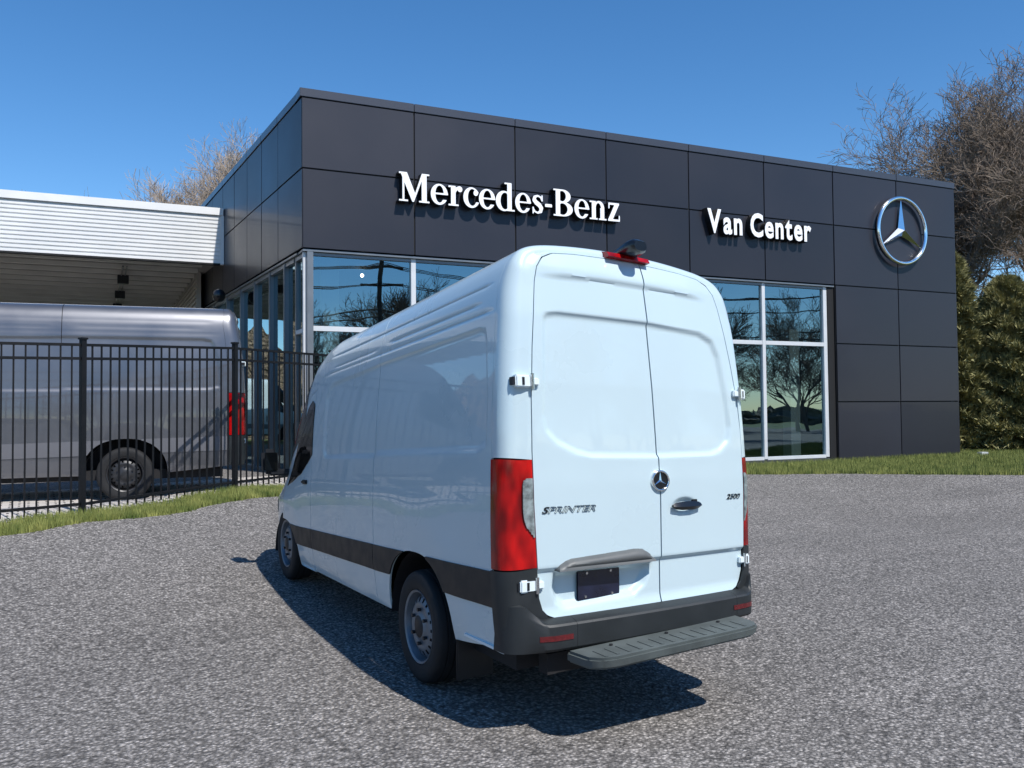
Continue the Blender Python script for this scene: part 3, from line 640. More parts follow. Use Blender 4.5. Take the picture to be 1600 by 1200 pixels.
def hoop(uv_s, uv_t, disp=True, off=0.0, ymin=0):
    """s along the section, t along the van: t<0 rear rounding (-1..0), t>=0 side"""
    s = uv_s; t = uv_t; x, z, nx, nz = prof_at(s)
    roofy = ss_(2.55, 2.85, z); r = RR*(1-roofy)+.055*roofy
    th = (np.clip(t, -1, 0)+1)*math.pi/2
    inset = r*(1-np.sin(th))
    yb = yr(z)+.035*(np.abs(x)/.9)**2.2
    ye = yb+r
    y = yb+r*(1-np.cos(th))
    # side: t in 0..1 covers ye -> .45 ; beyond t=1 is true y
    yy = np.where(t >= 0, np.where(t < 1, ye+(.45-ye)*np.clip(t, 0, 1), .45+(t-1)), y)
    d = np.where(t > 0, side_disp(yy, z), 0) if disp else 0
    d = d-off
    X = x-nx*(inset+d); Z = z-nz*(inset+d)
    fl = np.clip(-1-t, 0, 1)
    if np.any(fl > 0):
        q = fl > 0; xi, zi = X[q], Z[q]; tx, tz = door_near(xi, zi); w_ = fl[q]; tx = xi+(tx-xi)*w_; tz = zi+(tz-zi)*w_
        X[q] = tx; Z[q] = tz; yy = yy.copy(); yy[q] = yr(tz)+.035*(np.abs(tx)/.9)**2.2-(off if np.isscalar(off) else 0)*0+(.0)
    k = np.interp(yy, TY, TZ); zz = np.where(Z > 1.0, 1.0+(Z-1.0)*np.maximum(k-1.0, .0)/(2.89-1.0), Z); zz = np.where(k < 1.0, .36+(zz-.36)*(k-.36)/(1.0-.36), zz)
    wf = np.interp(yy, WY, WX); up = np.interp(yy, [4.0, 5.1], [0, 1]); wf = wf*(1-.02*up*ss_(1.1, 1.7, z)*1.0)
    return np.stack([X*wf, yy, zz], 1)
def t_of_y(y): return 1+(y-.45)
def ptube(poly, s_left=True):
    pass

def make_wheel(name, parent, cx, cy, cz, rad, side, rim_m, dark, width=.235):
    e = empty(name); e.parent = parent; e.location = (cx, cy, cz)
    def lathe(prof, m, nm, n=48, smooth=35):
        b = MB()
        for i in range(n):
            a = 2*math.pi*i/n
            for (xx, r) in prof: b.v.append((xx*side, r*math.sin(a), r*math.cos(a)))
        k = len(prof)
        for i in range(n):
            for j in range(k-1): b.f.append((i*k+j, i*k+j+1, ((i+1) % n)*k+j+1, ((i+1) % n)*k+j))
        return b.build(nm, m, e, smooth=smooth, recalc=True)
    r = rad; rr = r*.655; w = width
    # x measured outward: 0 = outer face
    lathe([(-.03, rr*.97), (-.004, rr*1.02), (.0, rr*1.07), (.004, r*.80), (.006, r*.86), (-.002, r*.93), (-.012, r*.965), (-.03, r*.985), (-.06, r*.995), (-.062, r*.975), (-.070, r*.975), (-.072, r), (-.115, r), (-.117, r*.975), (-.125, r*.975), (-.127, r), (-.17, r*.998), (-.21, r*.98), (-w, r*.9), (-w, rr)], M['tyre'], 'tyre')
    lathe([(-.10, rr*.86), (-.04, rr*.90), (-.012, rr*.93), (-.004, rr*.99), (-.010, rr*1.0), (-.03, rr*.98)], rim_m, 'rim')
    # disc with vents round its edge
    def vent(u_, v_):
        return np.ones_like(u_) > 0
    nv = 18; us_ = np.linspace(0, 2*math.pi, nv*6+1); rs = np.array([.30, .40, .48, .545, .60, .66, .72, .78, .84, .88])*rr
    dep = np.interp(rs/rr, [.30, .45, .60, .80, .88], [-.012, -.030, -.022, -.045, -.085])
    def fn(u_, v_):
        return np.stack([side*np.interp(v_, rs, dep), v_*np.sin(u_), v_*np.cos(u_)], 1)
    def kf(u_, v_):
        ph = (u_/(2*math.pi)*nv) % 1; return ~((v_ > .66*rr) & (v_ < .80*rr) & (ph > .30) & (ph < .72))
    me = patch(us_, rs, None, fn, keepfn=kf); link('wheel_disc', me, rim_m, e, smooth=40)
    lathe([(-.002, 0), (-.002, .12*rr), (-.008, .26*rr), (-.020, .36*rr), (-.034, .42*rr)], M['black_plastic'] if not dark else M['black_steel'], 'hub_cap', 24)
    for i in range(6):
        a = i*math.pi/3; bm = bmesh.new(); bmesh.ops.create_cone(bm, cap_ends=True, segments=6, radius1=.014, radius2=.011, depth=.03, matrix=Matrix.Translation((side*-.016, .34*rr*math.sin(a)*1.35, .34*rr*math.cos(a)*1.35)) @ Matrix.Rotation(math.pi/2, 4, 'Y')); me = bpy.data.meshes.new('wheel_nut'); bm.to_mesh(me); bm.free(); link('wheel_nut', me, M['black_steel'], e)
    lathe([(-.11, 0), (-.11, rr*.95)], M['liner'], 'brake_drum', 24)
    return e

def make_van(name, label, paint, root_loc, rz, scale, warp, ymap, rear_wheel, front_wheel, wr, fr_r, rimm, dark, full):
    root = empty(name, root_loc, rz, label, 'van'); root.scale = (scale,)*3
    def xf(P):
        P = np.array(P, float)
        if warp:
            x, y, z = P[:, 0].copy(), P[:, 1].copy(), P[:, 2].copy()
            z = z*(1-.030*np.clip(y, 0, 4.6)); z = 1.0+(z-1.0)*(1-.045*(x+.8)); x = x-.035*np.maximum(0, z-1.3); x = np.where(x > .77, .77+(x-.77)*.45, x)
            P = np.stack([x, y, z], 1)
        if ymap is not None: P[:, 1] = ymap(P[:, 1])
        return P
    x1 = lambda x, y, z: tuple(xf([(x, y, z)])[0])
    def put(nm, me, m, sm=38, parent=None):
        n = len(me.vertices); a = np.empty(n*3); me.vertices.foreach_get('co', a); a = xf(a.reshape(-1, 3)); me.vertices.foreach_set('co', a.ravel()); me.update()
        return link(nm, me, m, parent or root, smooth=sm)
    def mb(nm, b, m, parent=None, smooth=None, bevel=0):
        o = b.build(nm, m, None, None, bevel=bevel, recalc=True)
        n = len(o.data.vertices); a = np.empty(n*3); o.data.vertices.foreach_get('co', a); o.data.vertices.foreach_set('co', xf(a.reshape(-1, 3)).ravel()); o.data.update()
        if smooth: o.data.shade_smooth(); o.data.set_sharp_from_angle(angle=R(smooth))
        o.parent = parent or root; return o
    G = .0045
    step_s = .022
    # s lines: left side fine, roof medium, right side coarser
    def lines(parts, step):
        out = []
        for a, b_ in zip(parts[:-1], parts[1:]):
            n = max(1, int(round((b_-a)/step))); out += list(np.linspace(a, b_, n, endpoint=False))
        out.append(parts[-1]); return np.array(out)
    sl = float(s_of_z(2.84)); rs_step = step_s if full else .06
    SL = lines([0, sl], step_s); zz_ = np.concatenate([zc+np.array([-.014, -.007, 0, .007, .014]) for zc in (2.615, 2.51, 2.49, 2.44)]+[2.345+np.arange(0, .03, .008)]) if full else np.array([]); SL = np.unique(np.round(np.r_[SL, s_of_z(zz_)], 5)) if full else SL; SL = SL[np.r_[True, np.diff(SL) > .0025]]; SRf = lines([sl, ST-sl], .06); SRr = lines([ST-sl, ST], rs_step)
    S_ALL = np.r_[SL[:-1], SRf[:-1], SRr]
    szc = lambda s: np.interp(s, dl, PD[:, 1])
    def yof(s, t):      # section-frame y for masks
        x, z, _, _ = prof_at(s); r = RR*(1-ss_(2.55, 2.85, z))+.055*ss_(2.55, 2.85, z); ye = yr(z)+.035*(np.abs(x)/.9)**2.2+r
        return np.where(t < 0, ye-r*.5, np.where(t < 1, ye+(.45-ye)*t, .45+(t-1)))
    arch = lambda y, z, c, a, h_: (np.power(np.power(np.abs((y-c)/a), 2.4)+np.power(np.abs((z-.34)/h_), 2.4)+1e-9, 1/2.4)-1)*min(a, h_)
    RW, FW = 1.38, 5.0
    def hole(s, t):
        y = yof(s, t); z = szc(s)
        sill = np.interp(y, [0, .2, .8, .9, 5.4, 5.93], [.48, .47, .39, .375, .375, .45])-z
        return np.maximum(np.maximum(-arch(y, z, RW, .575, .555), -arch(y, z, FW, .50, .50)), sill)
    TS = .16
    def surf(nm, sarr, tarr, m, sdf=hole, off=0, lip=.014, keepfn=None, disp=True, parent=None):
        me = patch(sarr, tarr, sdf, lambda u_, v_: hoop(u_, v_, disp, off), lip=lip, keepfn=keepfn, flip=False)
        return put(nm, me, m, parent=parent)
    rear_t = np.r_[-2, -1.5, np.linspace(-1, 0, 8)]
    # rear corner frames (down each side), split round the lamps
    cor = np.r_[rear_t, TS*.5, TS-G*2]
    sA, sB = float(s_of_z(.92)), float(s_of_z(1.555))
    body_s = lines([sB+G, sl, ST-sl, ST-sB-G], step_s if full else .05)
    surf('rear_frame', body_s, cor, paint)
    for sgn in (0, 1):
        fl = (lambda arr: arr) if sgn == 0 else (lambda arr: np.sort(ST-arr))
        lamp_o = surf('tail_light', fl(lines([sA+G, sB-G], .03)), cor, M['red_lens'], off=.006)
        lm = lambda s, t: sdw(szc(s), t)
        WHP = [(1.09, -1.96), (1.12, -1.75), (1.16, -1.45), (1.21, -1.28), (1.27, -1.22), (1.41, -1.22), (1.435, -1.28), (1.445, -1.5), (1.445, -1.96)]
        sdw = sd_poly(WHP)
        k_s = fl(lines([float(s_of_z(1.10)), float(s_of_z(1.46))], .012)); k_t = np.linspace(-1.98, -1.02, 32)
        me = patch(k_s, k_t, lm, lambda u_, v_: hoop(u_, v_, True, .009)-np.array([0, .009, 0])*(v_ < 0)[:, None], flip=False, lip=.006)
        put('reverse_lens', me, M['lens_white'], parent=lamp_o)
        surf('bumper_corner', fl(lines([float(s_of_z(.40)), sA-G], .03)), np.r_[rear_t, TS*.5, TS-G*2], M['bumper'], off=.012, sdf=lambda s, t: np.interp(yof(s, t), [0, .3], [.465, .475])-szc(s))
    # sides and roof
    t0 = TS; t1 = t_of_y(2.22); t2 = t_of_y(3.98); t3 = t_of_y(5.02); t4 = t_of_y(5.93)
    fine = .03 if full else .05
    surf('cargo_body', S_ALL, lines([t0, 1.0, t1-G], fine), paint)
    surf('cargo_body', S_ALL, lines([t1+G, t2-G], fine), paint)
    sd0 = float(s_of_z(.46)); sd1 = float(s_of_z(2.36))
    cabS = np.unique(np.round(np.r_[lines([0, sd0-G, sd0+G, sd1-G, sd1+G, sl], .03), SRf[1:-1], np.sort(ST-lines([0, sd0-G, sd0+G, sd1-G, sd1+G, sl], .03))], 6))
    cabT = np.unique(np.round(lines([t2+G, t3-G, t3+G, t4], .035), 6))
    ind = lambda s, t: (t < t3) & (((s > sd0) & (s < sd1)) | ((s < ST-sd0) & (s > ST-sd1)))
    gapm = lambda s, t: ((np.abs(t-t3) < G) & (((s > sd0-G) & (s < sd1+G)) | ((s < ST-sd0+G) & (s > ST-sd1-G)))) | ((t < t3+G) & ((np.abs(s-sd0) < G) | (np.abs(s-sd1) < G) | (np.abs(s-ST+sd0) < G) | (np.abs(s-ST+sd1) < G)))
    surf('front_body', cabS, cabT, paint, keepfn=lambda s, t: ~ind(s, t) & ~gapm(s, t))
    for sgn in (0, 1):
        dr_ = surf('cab_door', cabS, cabT, paint, keepfn=lambda s, t, g_=sgn: ind(s, t) & ~gapm(s, t) & ((s < ST/2) if g_ == 0 else (s > ST/2)))
        WIN = sd_poly([(3.965+.0, 1.64), (3.985, 2.20), (4.08, 2.27), (4.25, 2.23), (4.55, 2.0), (4.80, 1.62), (4.90, 1.42), (4.70, 1.42), (4.36, 1.46), (4.10, 1.57)])
        ws_ = lines([float(s_of_z(1.38)), float(s_of_z(2.30))], .02); ws_ = ws_ if sgn == 0 else np.sort(ST-ws_)
        wt_ = lines([t_of_y(3.93), t_of_y(4.95)], .02)
        surf('side_window', ws_, wt_, M['cab_glass'], sdf=lambda s, t: WIN(yof(s, t), szc(s)), off=.006, lip=.008, parent=dr_)
        hx = -1 if sgn == 0 else 1
        hb = MB().box(hx*.985-.02, 4.10, 1.30, hx*.985+.02, 4.26, 1.345); mb('door_handle', hb, M['black_plastic'], parent=dr_, bevel=.012)
        # mirror
        mr = MB().box(hx*1.12-.085, 4.98, 1.38, hx*1.12+.085, 5.10, 1.68); mo = mb('door_mirror', mr, M['black_plastic'], parent=dr_, bevel=.045, smooth=60)
        mb('mirror_glass', MB().box(hx*1.12-.065, 4.965, 1.42, hx*1.12+.065, 4.985, 1.64), M['cab_glass'], parent=dr_, bevel=.008)
        mb('mirror_arm', MB().box(min(hx*.90, hx*1.14), 4.98, 1.36, max(hx*.90, hx*1.14), 5.06, 1.44), M['black_plastic'], parent=dr_, bevel=.02)
        # mouldings
        ct = lambda y: .912-.022*y; cb = lambda y: .705-.022*y
        msf = lambda s, t: np.maximum(np.maximum(szc(s)-ct(yof(s, t)), cb(yof(s, t))-szc(s)), hole(s, t)-.004)
        m_s = lines([float(s_of_z(.52)), float(s_of_z(.95))], .018); m_s = m_s if sgn == 0 else np.sort(ST-m_s)
        for a, c in ((t0, t1-G), (t1+G, t2-G), (t2+G, t3-G)):
            surf('side_moulding', m_s, lines([a, c], .03), M['black_plastic'] if full else M['grey_mould'], sdf=msf, off=.009, lip=.01)
        # windscreen side and headlamp
    wsg = lines([float(s_of_z(2.0)), ST-float(s_of_z(2.0))], .06)
    surf('windscreen', wsg, lines([t_of_y(4.35), t_of_y(5.12)], .05), M['cab_glass'], sdf=None, off=.004, lip=0)
    for sgn in (0, 1):
        hs_ = lines([float(s_of_z(.85)), float(s_of_z(1.12))], .03); hs_ = hs_ if sgn == 0 else np.sort(ST-hs_)
        surf('headlight', hs_, lines([t_of_y(5.55), t_of_y(5.86)], .03), M['lens_white'], sdf=None, off=.006, lip=0)
    # dark inner shell behind the gaps
    me = patch(lines([float(s_of_z(.5)), ST-float(s_of_z(.5))], .08), np.r_[-1.6, -1, -.5, 0, np.arange(.2, t4-.1, .12)], lambda s, t: hole(s, t)+.03, lambda u_, v_: hoop(u_, v_, False, -.03), flip=False); put('inner_shell', me, M['liner'])
    # underbody, arches, axle
    mb('underbody', MB().box(-.80, .25, .30, .80, 5.5, .44), M['liner'])
    for c in (RW, FW):
        for sgn in (-1, 1):
            b = MB(); n = 14
            for i in range(n+1):
                a = math.pi*i/n; yy = c+.56*math.cos(a); zz = .36+.54*math.sin(a)
                b.v += [(sgn*.94, yy, zz), (sgn*.60, yy, zz)]
            for i in range(n): b.f.append((2*i, 2*i+1, 2*i+3, 2*i+2))
            b.add([(sgn*.60, c-.56, .3), (sgn*.60, c+.56, .3), (sgn*.60, c+.56, .95), (sgn*.60, c-.56, .95)], [(0, 1, 2, 3)])
            mb('wheel_arch_liner', b, M['liner'], smooth=40)
        mb('axle', MB().tube([(-.8, c, .36), (.8, c, .36)], .05, 8), M['black_steel'])
    for sgn in (-1, 1): mb('mud_flap', MB().box(sgn*.80-.13, .80, .12, sgn*.80+.13, .815, .45), M['black_plastic'], bevel=.004)
    # wheels
    for sd_ in (-1, 1):
        make_wheel('wheel', root, sd_*.965, rear_wheel, wr, wr if not warp else .385, sd_, rimm, dark)
        make_wheel('wheel', root, sd_*.965, front_wheel, fr_r, fr_r if not warp else .375, sd_, rimm, dark)
    if warp:
        for o in root.children:
            if o.name.startswith('wheel') and o.type == 'EMPTY':
                o.location.z = (-.045+.385) if o.location.y < 3 else (gz1(-.95, 5.0)+.372)
    # rear doors
    poly = [(-x, z) for x, z in DOORP]+[(x, z) for x, z in DOORP[::-1][1:]]
    dsd = sd_poly(poly[::-1])
    zs = np.unique(np.round(np.r_[np.arange(.625, 2.83, .015), .90, .91, .92, *np.arange(1.172, 1.31, .0075), 1.55, 1.56, 2.41, 2.42, 2.43, 2.82], 5)) if full else np.arange(.62, 2.83, .05)
    zs = zs[np.r_[True, np.diff(zs) > .004]]
    doors = []
    for a, c, nm in ((-.81, SEAM-G, 0), (SEAM+G, .81, 1)):
        xs = lines([a, c], .014 if full else .05)
        if nm and full: xs = np.unique(np.round(np.r_[xs[(xs < .15) | (xs > .40)], np.arange(.155, .40, .007)], 5))
        me = patch(xs, zs, dsd, lambda u_, v_: np.stack([u_, rear_y(u_, v_), v_], 1), lip=.02, lipvec=(0, 1, 0))
        doors.append(put('rear_door', me, paint))
    ryf = lambda x, z: float(rear_y(np.array([x]), np.array([z]))[0])
    # hinges
    for sg in (-1, 1):
        for (zc, dr_i) in ((1.995, 0), (.83, 0)):
            xe = float(door_edge(zc)); xo = xe+.118; yy = ryf(sg*xe, zc)+.002
            hg = MB().box(min(sg*(xe+.012), sg*xo), yy-.035+.01, zc-.036, max(sg*(xe+.012), sg*xo), yy+.035, zc+.036)
            ho = mb('hinge', hg, M['hinge'], bevel=.008, smooth=50)
            mb('hinge_leaf', MB().box(min(sg*(xe-.035), sg*(xe+.011)), yy-.030, zc-.022, max(sg*(xe-.035), sg*(xe+.011)), yy+.02, zc+.022), M['hinge'], parent=ho, bevel=.006, smooth=50)
            mb('hinge_pin', MB().tube([(sg*(xe+.013), yy-.030, zc-.046), (sg*(xe+.013), yy-.030, zc+.046)], .011, 8), M['bolt'], parent=ho, smooth=40)
            mb('hinge_slot', MB().box(min(sg*(xo-.055), sg*(xo-.04)), yy-.0285, zc-.022, max(sg*(xo-.055), sg*(xo-.04)), yy-.02, zc+.022), M['black_plastic'], parent=ho)
            mb('hinge_cap', MB().box(min(sg*xo, sg*(xo+.014)), yy-.012, zc-.022, max(sg*xo, sg*(xo+.014)), yy+.03, zc+.022), M['black_plastic'], parent=ho)
    if not full: return root
    # high brake light and camera
    b = MB(); xs = np.linspace(-.17, .14, 14)
    for x in xs:
        zt = 2.862-.02*(x+.02)**2; yb = .125+.035*(abs(x)/.9)**2.2
        b.v += [(x, yb-.045, zt-.034), (x, yb-.028, zt-.004), (x, yb+.04, zt+.014), (x, yb+.04, zt-.04)]
    for i in range(len(xs)-1):
        for j in range(4): b.f.append((4*i+j, 4*i+(j+1) % 4, 4*i+4+(j+1) % 4, 4*i+4+j))
    b.f += [(0, 1, 2, 3), (4*len(xs)-1, 4*len(xs)-2, 4*len(xs)-3, 4*len(xs)-4)]
    mb('brake_light', b, M['red_lens'], smooth=40)
    b = MB(); cx = -.005
    secs = [(.26, .050, 2.872, 2.89), (.18, .060, 2.868, 2.905), (.10, .066, 2.850, 2.925), (.05, .066, 2.845, 2.938), (.0, .060, 2.850, 2.938), (-.025, .046, 2.862, 2.925)]
    for (yy, w_, z0, z1) in secs:
        for a in range(12):
            t = 2*math.pi*a/12; cxx = math.copysign(abs(math.cos(t))**.7, math.cos(t)); szz = math.copysign(abs(math.sin(t))**.7, math.sin(t))
            b.v.append((cx+w_*cxx, yy, (z0+z1)/2+(z1-z0)/2*szz))
    for i in range(len(secs)-1):
        for j in range(12): b.f.append((12*i+j, 12*i+(j+1) % 12, 12*i+12+(j+1) % 12, 12*i+12+j))
    b.f += [tuple(range(12)), tuple(range(60, 72))[::-1]]
    rc = mb('rear_camera', b, M['black_gloss'], smooth=50)
    # badge
    bx, bz = SEAM-.003, 1.405; by = ryf(bx, bz)
    bd = empty('badge'); bd.parent = root
    pf = lambda p, q, t: Vector(x1(bx+p, by-t-.004, bz+q))
    star(bd, lambda p, q, t: pf(p, q, t), .068, .007, M['chrome'], M['chrome'], .016)
    b = MB(); b.add([pf(.062*math.sin(k*math.pi/20), .062*math.cos(k*math.pi/20), .004) for k in range(40)], [tuple(range(40))]); b.build('badge_disc', M['black_gloss'], bd, recalc=True)
    b = MB(); n = 40
    for k in range(n):
        a = 2*math.pi*k/n; b.v += [tuple(pf(.068*math.sin(a), .068*math.cos(a), .006)), tuple(pf(.072*math.sin(a), .072*math.cos(a), -.012))]
    for k in range(n): b.f.append((2*k, 2*k+1, (2*k+3) % (2*n), (2*k+2) % (2*n)))
    b.build('badge_rim', M['chrome'], bd, smooth=50, recalc=True)
    # lettering
    def letters(txt, xa, xb, z0, hh, shear):
        ob = empty('lettering'); ob.parent = root
        me = text_mesh(txt, 1, .05, shear, .012); xs = [v.co.x for v in me.vertices]; ys = [v.co.y for v in me.vertices]; x0_, x1_ = min(xs), max(xs); y0_, y1_ = min(ys), max(ys)
        bpy.data.meshes.remove(me)
        for i, ch in enumerate(txt):
            pre = text_mesh(txt[:i+1], 1, .05, shear, .012); nprev = 0
            if i:
                pm = text_mesh(txt[:i], 1, .05, shear, .012); nprev = len(pm.vertices)
            bm = bmesh.new(); bm.from_mesh(pre); bm.verts.ensure_lookup_table()
            bmesh.ops.delete(bm, geom=bm.verts[:nprev], context='VERTS'); bm.to_mesh(pre); bm.free()
            for v in pre.vertices:
                X = xa+(v.co.x-x0_)/(x1_-x0_)*(xb-xa); Z = z0+(v.co.y-y0_)/(y1_-y0_)*hh; Y = ryf(X, Z)-.003-.003*(v.co.z/.05)
                v.co = x1(X, Y, Z)
            link('letter', pre, M['badge_dark'], ob)
    letters('SPRINTER', -.748, -.392, 1.236, .038, .35); letters('2500', .627, .745, 1.262, .034, .3)
    # handle on the right door
    hp = []; 
    b = MB(); secs = [(-.112, .012), (-.09, .022), (-.04, .028), (.04, .028), (.09, .022), (.112, .012)]
    for (dx, hh) in secs:
        yy = float(rear_y(np.array([HC[0]+dx]), np.array([HC[1]]), False)[0])+.008*0-.010*(1-(dx/.12)**2)
        b.v += [(HC[0]+dx, yy-.020, HC[1]-hh), (HC[0]+dx, yy-.034, HC[1]-hh*.2), (HC[0]+dx, yy-.022, HC[1]+hh), (HC[0]+dx, yy-.004, HC[1])]
    for i in range(len(secs)-1):
        for j in range(4): b.f.append((4*i+j, 4*i+(j+1) % 4, 4*i+4+(j+1) % 4, 4*i+4+j))
    b.f += [(0, 1, 2, 3), (23, 22, 21, 20)]
    mb('door_handle', b, M['black_gloss'], parent=doors[1], smooth=40)
    mb('handle_escutcheon', MB().box(HC[0]+.06, ryf(HC[0]+.08, HC[1]+.03)-.006, HC[1]+.012, HC[0]+.10, ryf(HC[0]+.08, HC[1]+.03)+.01, HC[1]+.036), M['black_plastic'], parent=doors[1], bevel=.003)
    # number plate hump
    HUM = [(-.668, .900), (-.64, .930), (-.60, .955), (-.56, .966), (-.12, .990), (-.06, .985), (-.01, .955), (.018, .905)]
    hsd = sd_poly(HUM)
    def hfn(u_, v_):
        k = np.clip(-hsd(u_, v_)/.045, 0, 1); bul = np.sqrt(np.clip(1-(1-k)**2, 0, 1)); low = 1-ss_(.905, .95, v_)
        return np.stack([u_, rear_y(u_, v_, False)+.006-.052*np.maximum(bul, low*.9), v_], 1)
    me = patch(np.arange(-.68, .03, .01), np.arange(.895, 1.0, .008), hsd, hfn, lip=.06, lipvec=(0, 1, 0)); put('handle_trim', me, M['trim_grey'], parent=doors[0])
    # plate
    pyc = ryf(-.35, .80)-.020
    pl_ = mb('number_plate', MB().box(-.497, pyc, .700, -.192, pyc+.012, .880), M['plate'], parent=doors[0], bevel=.006)
    for (px, pz) in ((-.43, .862), (-.26, .862), (-.44, .722), (-.25, .722)):
        mb('bolt', MB().tube([(px, pyc-.005, pz), (px, pyc+.002, pz)], .008, 10), M['bolt'], parent=pl_, smooth=40)
    # bumper
    xs = np.linspace(-.955, .955, 61)
    sec = [(.06, .648), (-.045, .622), (-.070, .612), (-.078, .600), (-.080, .52), (-.076, .475), (-.060, .458), (.10, .455)]
    def bump_pt(x, py, pz):
        ax_ = abs(x); e = float(ss_(.70, .93, ax_)); base = .035*(ax_/.9)**2.2
        if ax_ > .86: base += .115*(1-math.cos(math.asin(min(1, (ax_-.86)/.112))))
        up = .10*float(ss_(.74, .90, ax_)) if pz > .59 else 0
        return (x, base+(py*(1-e)-.018*e if py < .05 else py), pz+up*(1 if py > -.06 else .6))
    for (a, c, nm) in ((-.966, -.572, 'bumper_end'), (-.570, .63, 'bumper'), (.632, .966, 'bumper_end')):
        b = MB(); xx = np.linspace(a, c, 22)
        for x in xx:
            e = float(ss_(.76, .95, abs(x)))
            for (py, pz) in sec: b.v.append(bump_pt(x, py, pz+(.0 if pz < .59 else .0)*e))
        k = len(sec)
        for i in range(len(xx)-1):
            for j in range(k): b.f.append((k*i+j, k*i+(j+1) % k, k*i+k+(j+1) % k, k*i+k+j))
        b.f += [tuple(range(k)), tuple(range(k*len(xx)-k, k*len(xx)))[::-1]]
        mb(nm, b, M['bumper'], smooth=28)
    for sg in (-1, 1):
        b = MB(); rx = np.linspace(.60, .80, 8)
        for x in rx:
            y0 = bump_pt(x, -.080, .52)[1]-.004; b.v += [(sg*x, y0, .522), (sg*x, y0, .552), (sg*x, y0+.03, .552), (sg*x, y0+.03, .522)]
        for i in range(7):
            for j in range(4): b.f.append((4*i+j, 4*i+(j+1) % 4, 4*i+4+(j+1) % 4, 4*i+4+j))
        b.f += [(0, 1, 2, 3), (31, 30, 29, 28)]; mb('reflector', b, M['red_dark'])
    # rear step
    b = MB(); st_ = [(-.64, -.045), (-.62, -.24), (-.56, -.305), (-.47, -.33), (.50, -.33), (.57, -.31), (.615, -.25), (.63, -.045)]
    n = len(st_); b.v = [(x, y, .455+.022*(x+.64)) for x, y in st_]+[(x*.985, y+.015, .385+.022*(x+.64)) for x, y in st_]; b.f = [tuple(range(n)), tuple(range(n, 2*n))[::-1]]+[(i, n+i, n+(i+1) % n, (i+1) % n) for i in range(n)]
    so = mb('rear_step', b, M['step'], bevel=.016, smooth=45)
    for i in range(14):
        x0 = -.53+i*.078
        zt = .455+.022*(x0+.65); mb('tread_rib', MB().box(x0, -.285, zt, x0+.020, -.15, zt+.003), M['step'], parent=so, bevel=.002)
    for x0 in (-.38, .02, .42): mb('bolt', MB().tube([(x0, -.12, .455+.022*(x0+.64)), (x0, -.12, .464+.022*(x0+.64))], .011, 8), M['black_steel'], parent=so)
    for sg in (-1, 1): mb('step_bracket', MB().box(sg*.30-.03, -.10, .34, sg*.30+.03, .4, .39), M['black_steel'])
    mb('jacking_strip', MB().box(-.965, .10, .455, -.80, .62, .470), M['hinge'])
    mb('shadow_bar', MB().box(-.7, .06, .30, .7, .16, .42), M['liner'])  # added bar under the tail, joins the step shadow to the body shadow
    return root

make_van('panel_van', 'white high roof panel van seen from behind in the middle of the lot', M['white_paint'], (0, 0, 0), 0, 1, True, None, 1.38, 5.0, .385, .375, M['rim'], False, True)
def ym(y): return np.where(y < .7, y*(1+.33/.7), y+.33)
gvz = .475
make_van('panel_van', 'grey metallic panel van parked behind the black fence', M['grey_paint'], (-.03, 11.60, gvz), R(82), 1.095, False, ym, 1.71, 6.2, .385, .385, M['black_steel'], True, False)

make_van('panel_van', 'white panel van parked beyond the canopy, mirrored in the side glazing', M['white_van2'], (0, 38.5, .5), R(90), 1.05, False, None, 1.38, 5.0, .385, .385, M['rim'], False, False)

# ---------------------------------------------------------------- grass blades
def grass(name, n, sampler, label, hmin=.05, hmax=.12):
    x, y = sampler(n); z = ground_z(x, y)-.052; n = len(x)
    hgt = np.random.uniform(hmin, hmax, n)+.05; a = np.random.uniform(0, 2*math.pi, n); w = np.random.uniform(.005, .010, n); lean = np.random.uniform(.0, .06, n); la = np.random.uniform(0, 2*math.pi, n)
    V = np.empty((n, 3, 3)); V[:, 0] = np.stack([x-np.cos(a)*w, y-np.sin(a)*w, z], 1); V[:, 1] = np.stack([x+np.cos(a)*w, y+np.sin(a)*w, z], 1); V[:, 2] = np.stack([x+np.cos(la)*lean, y+np.sin(la)*lean, z+hgt], 1)
    me = bpy.data.meshes.new(name); me.vertices.add(3*n); me.loops.add(3*n); me.polygons.add(n); me.vertices.foreach_set('co', V.ravel()); me.loops.foreach_set('vertex_index', np.arange(3*n, dtype=np.int32)); me.polygons.foreach_set('loop_start', np.arange(0, 3*n, 3, dtype=np.int32)); me.update(); me.validate()
    o = link(name, me, M['grass']); tag(o, label, 'grass', kind='stuff'); return o
def samp_left(n):
    x = np.random.uniform(-7, 2.2, n*4); y = np.random.uniform(5, 12, n*4); ok = (edge_sd(x, y)+jag(x, y) > -.02) & (y < fence_y(x)+.03+.06*np.sin(x*9)); return x[ok], y[ok]
def samp_right(n):
    x = np.random.uniform(1.5, 26, n*3); y = np.random.uniform(2, 12.4, n*3); fy = OY+fd.y/fd.x*(x-OX)
    ok = (edge_sd(x, y)+jag(x, y) > -.02) & ((y < fy-.02) | (x > OX+LEN)) & (y > np.where(x < 3, fence_y(x)-.1, 0)); return x[ok], y[ok]
grass('grass', 60000, samp_left, 'strip of short green grass between the asphalt and the black fence')
grass('grass', 120000, samp_right, 'green lawn strip along the foot of the dark facade', .05, .15)

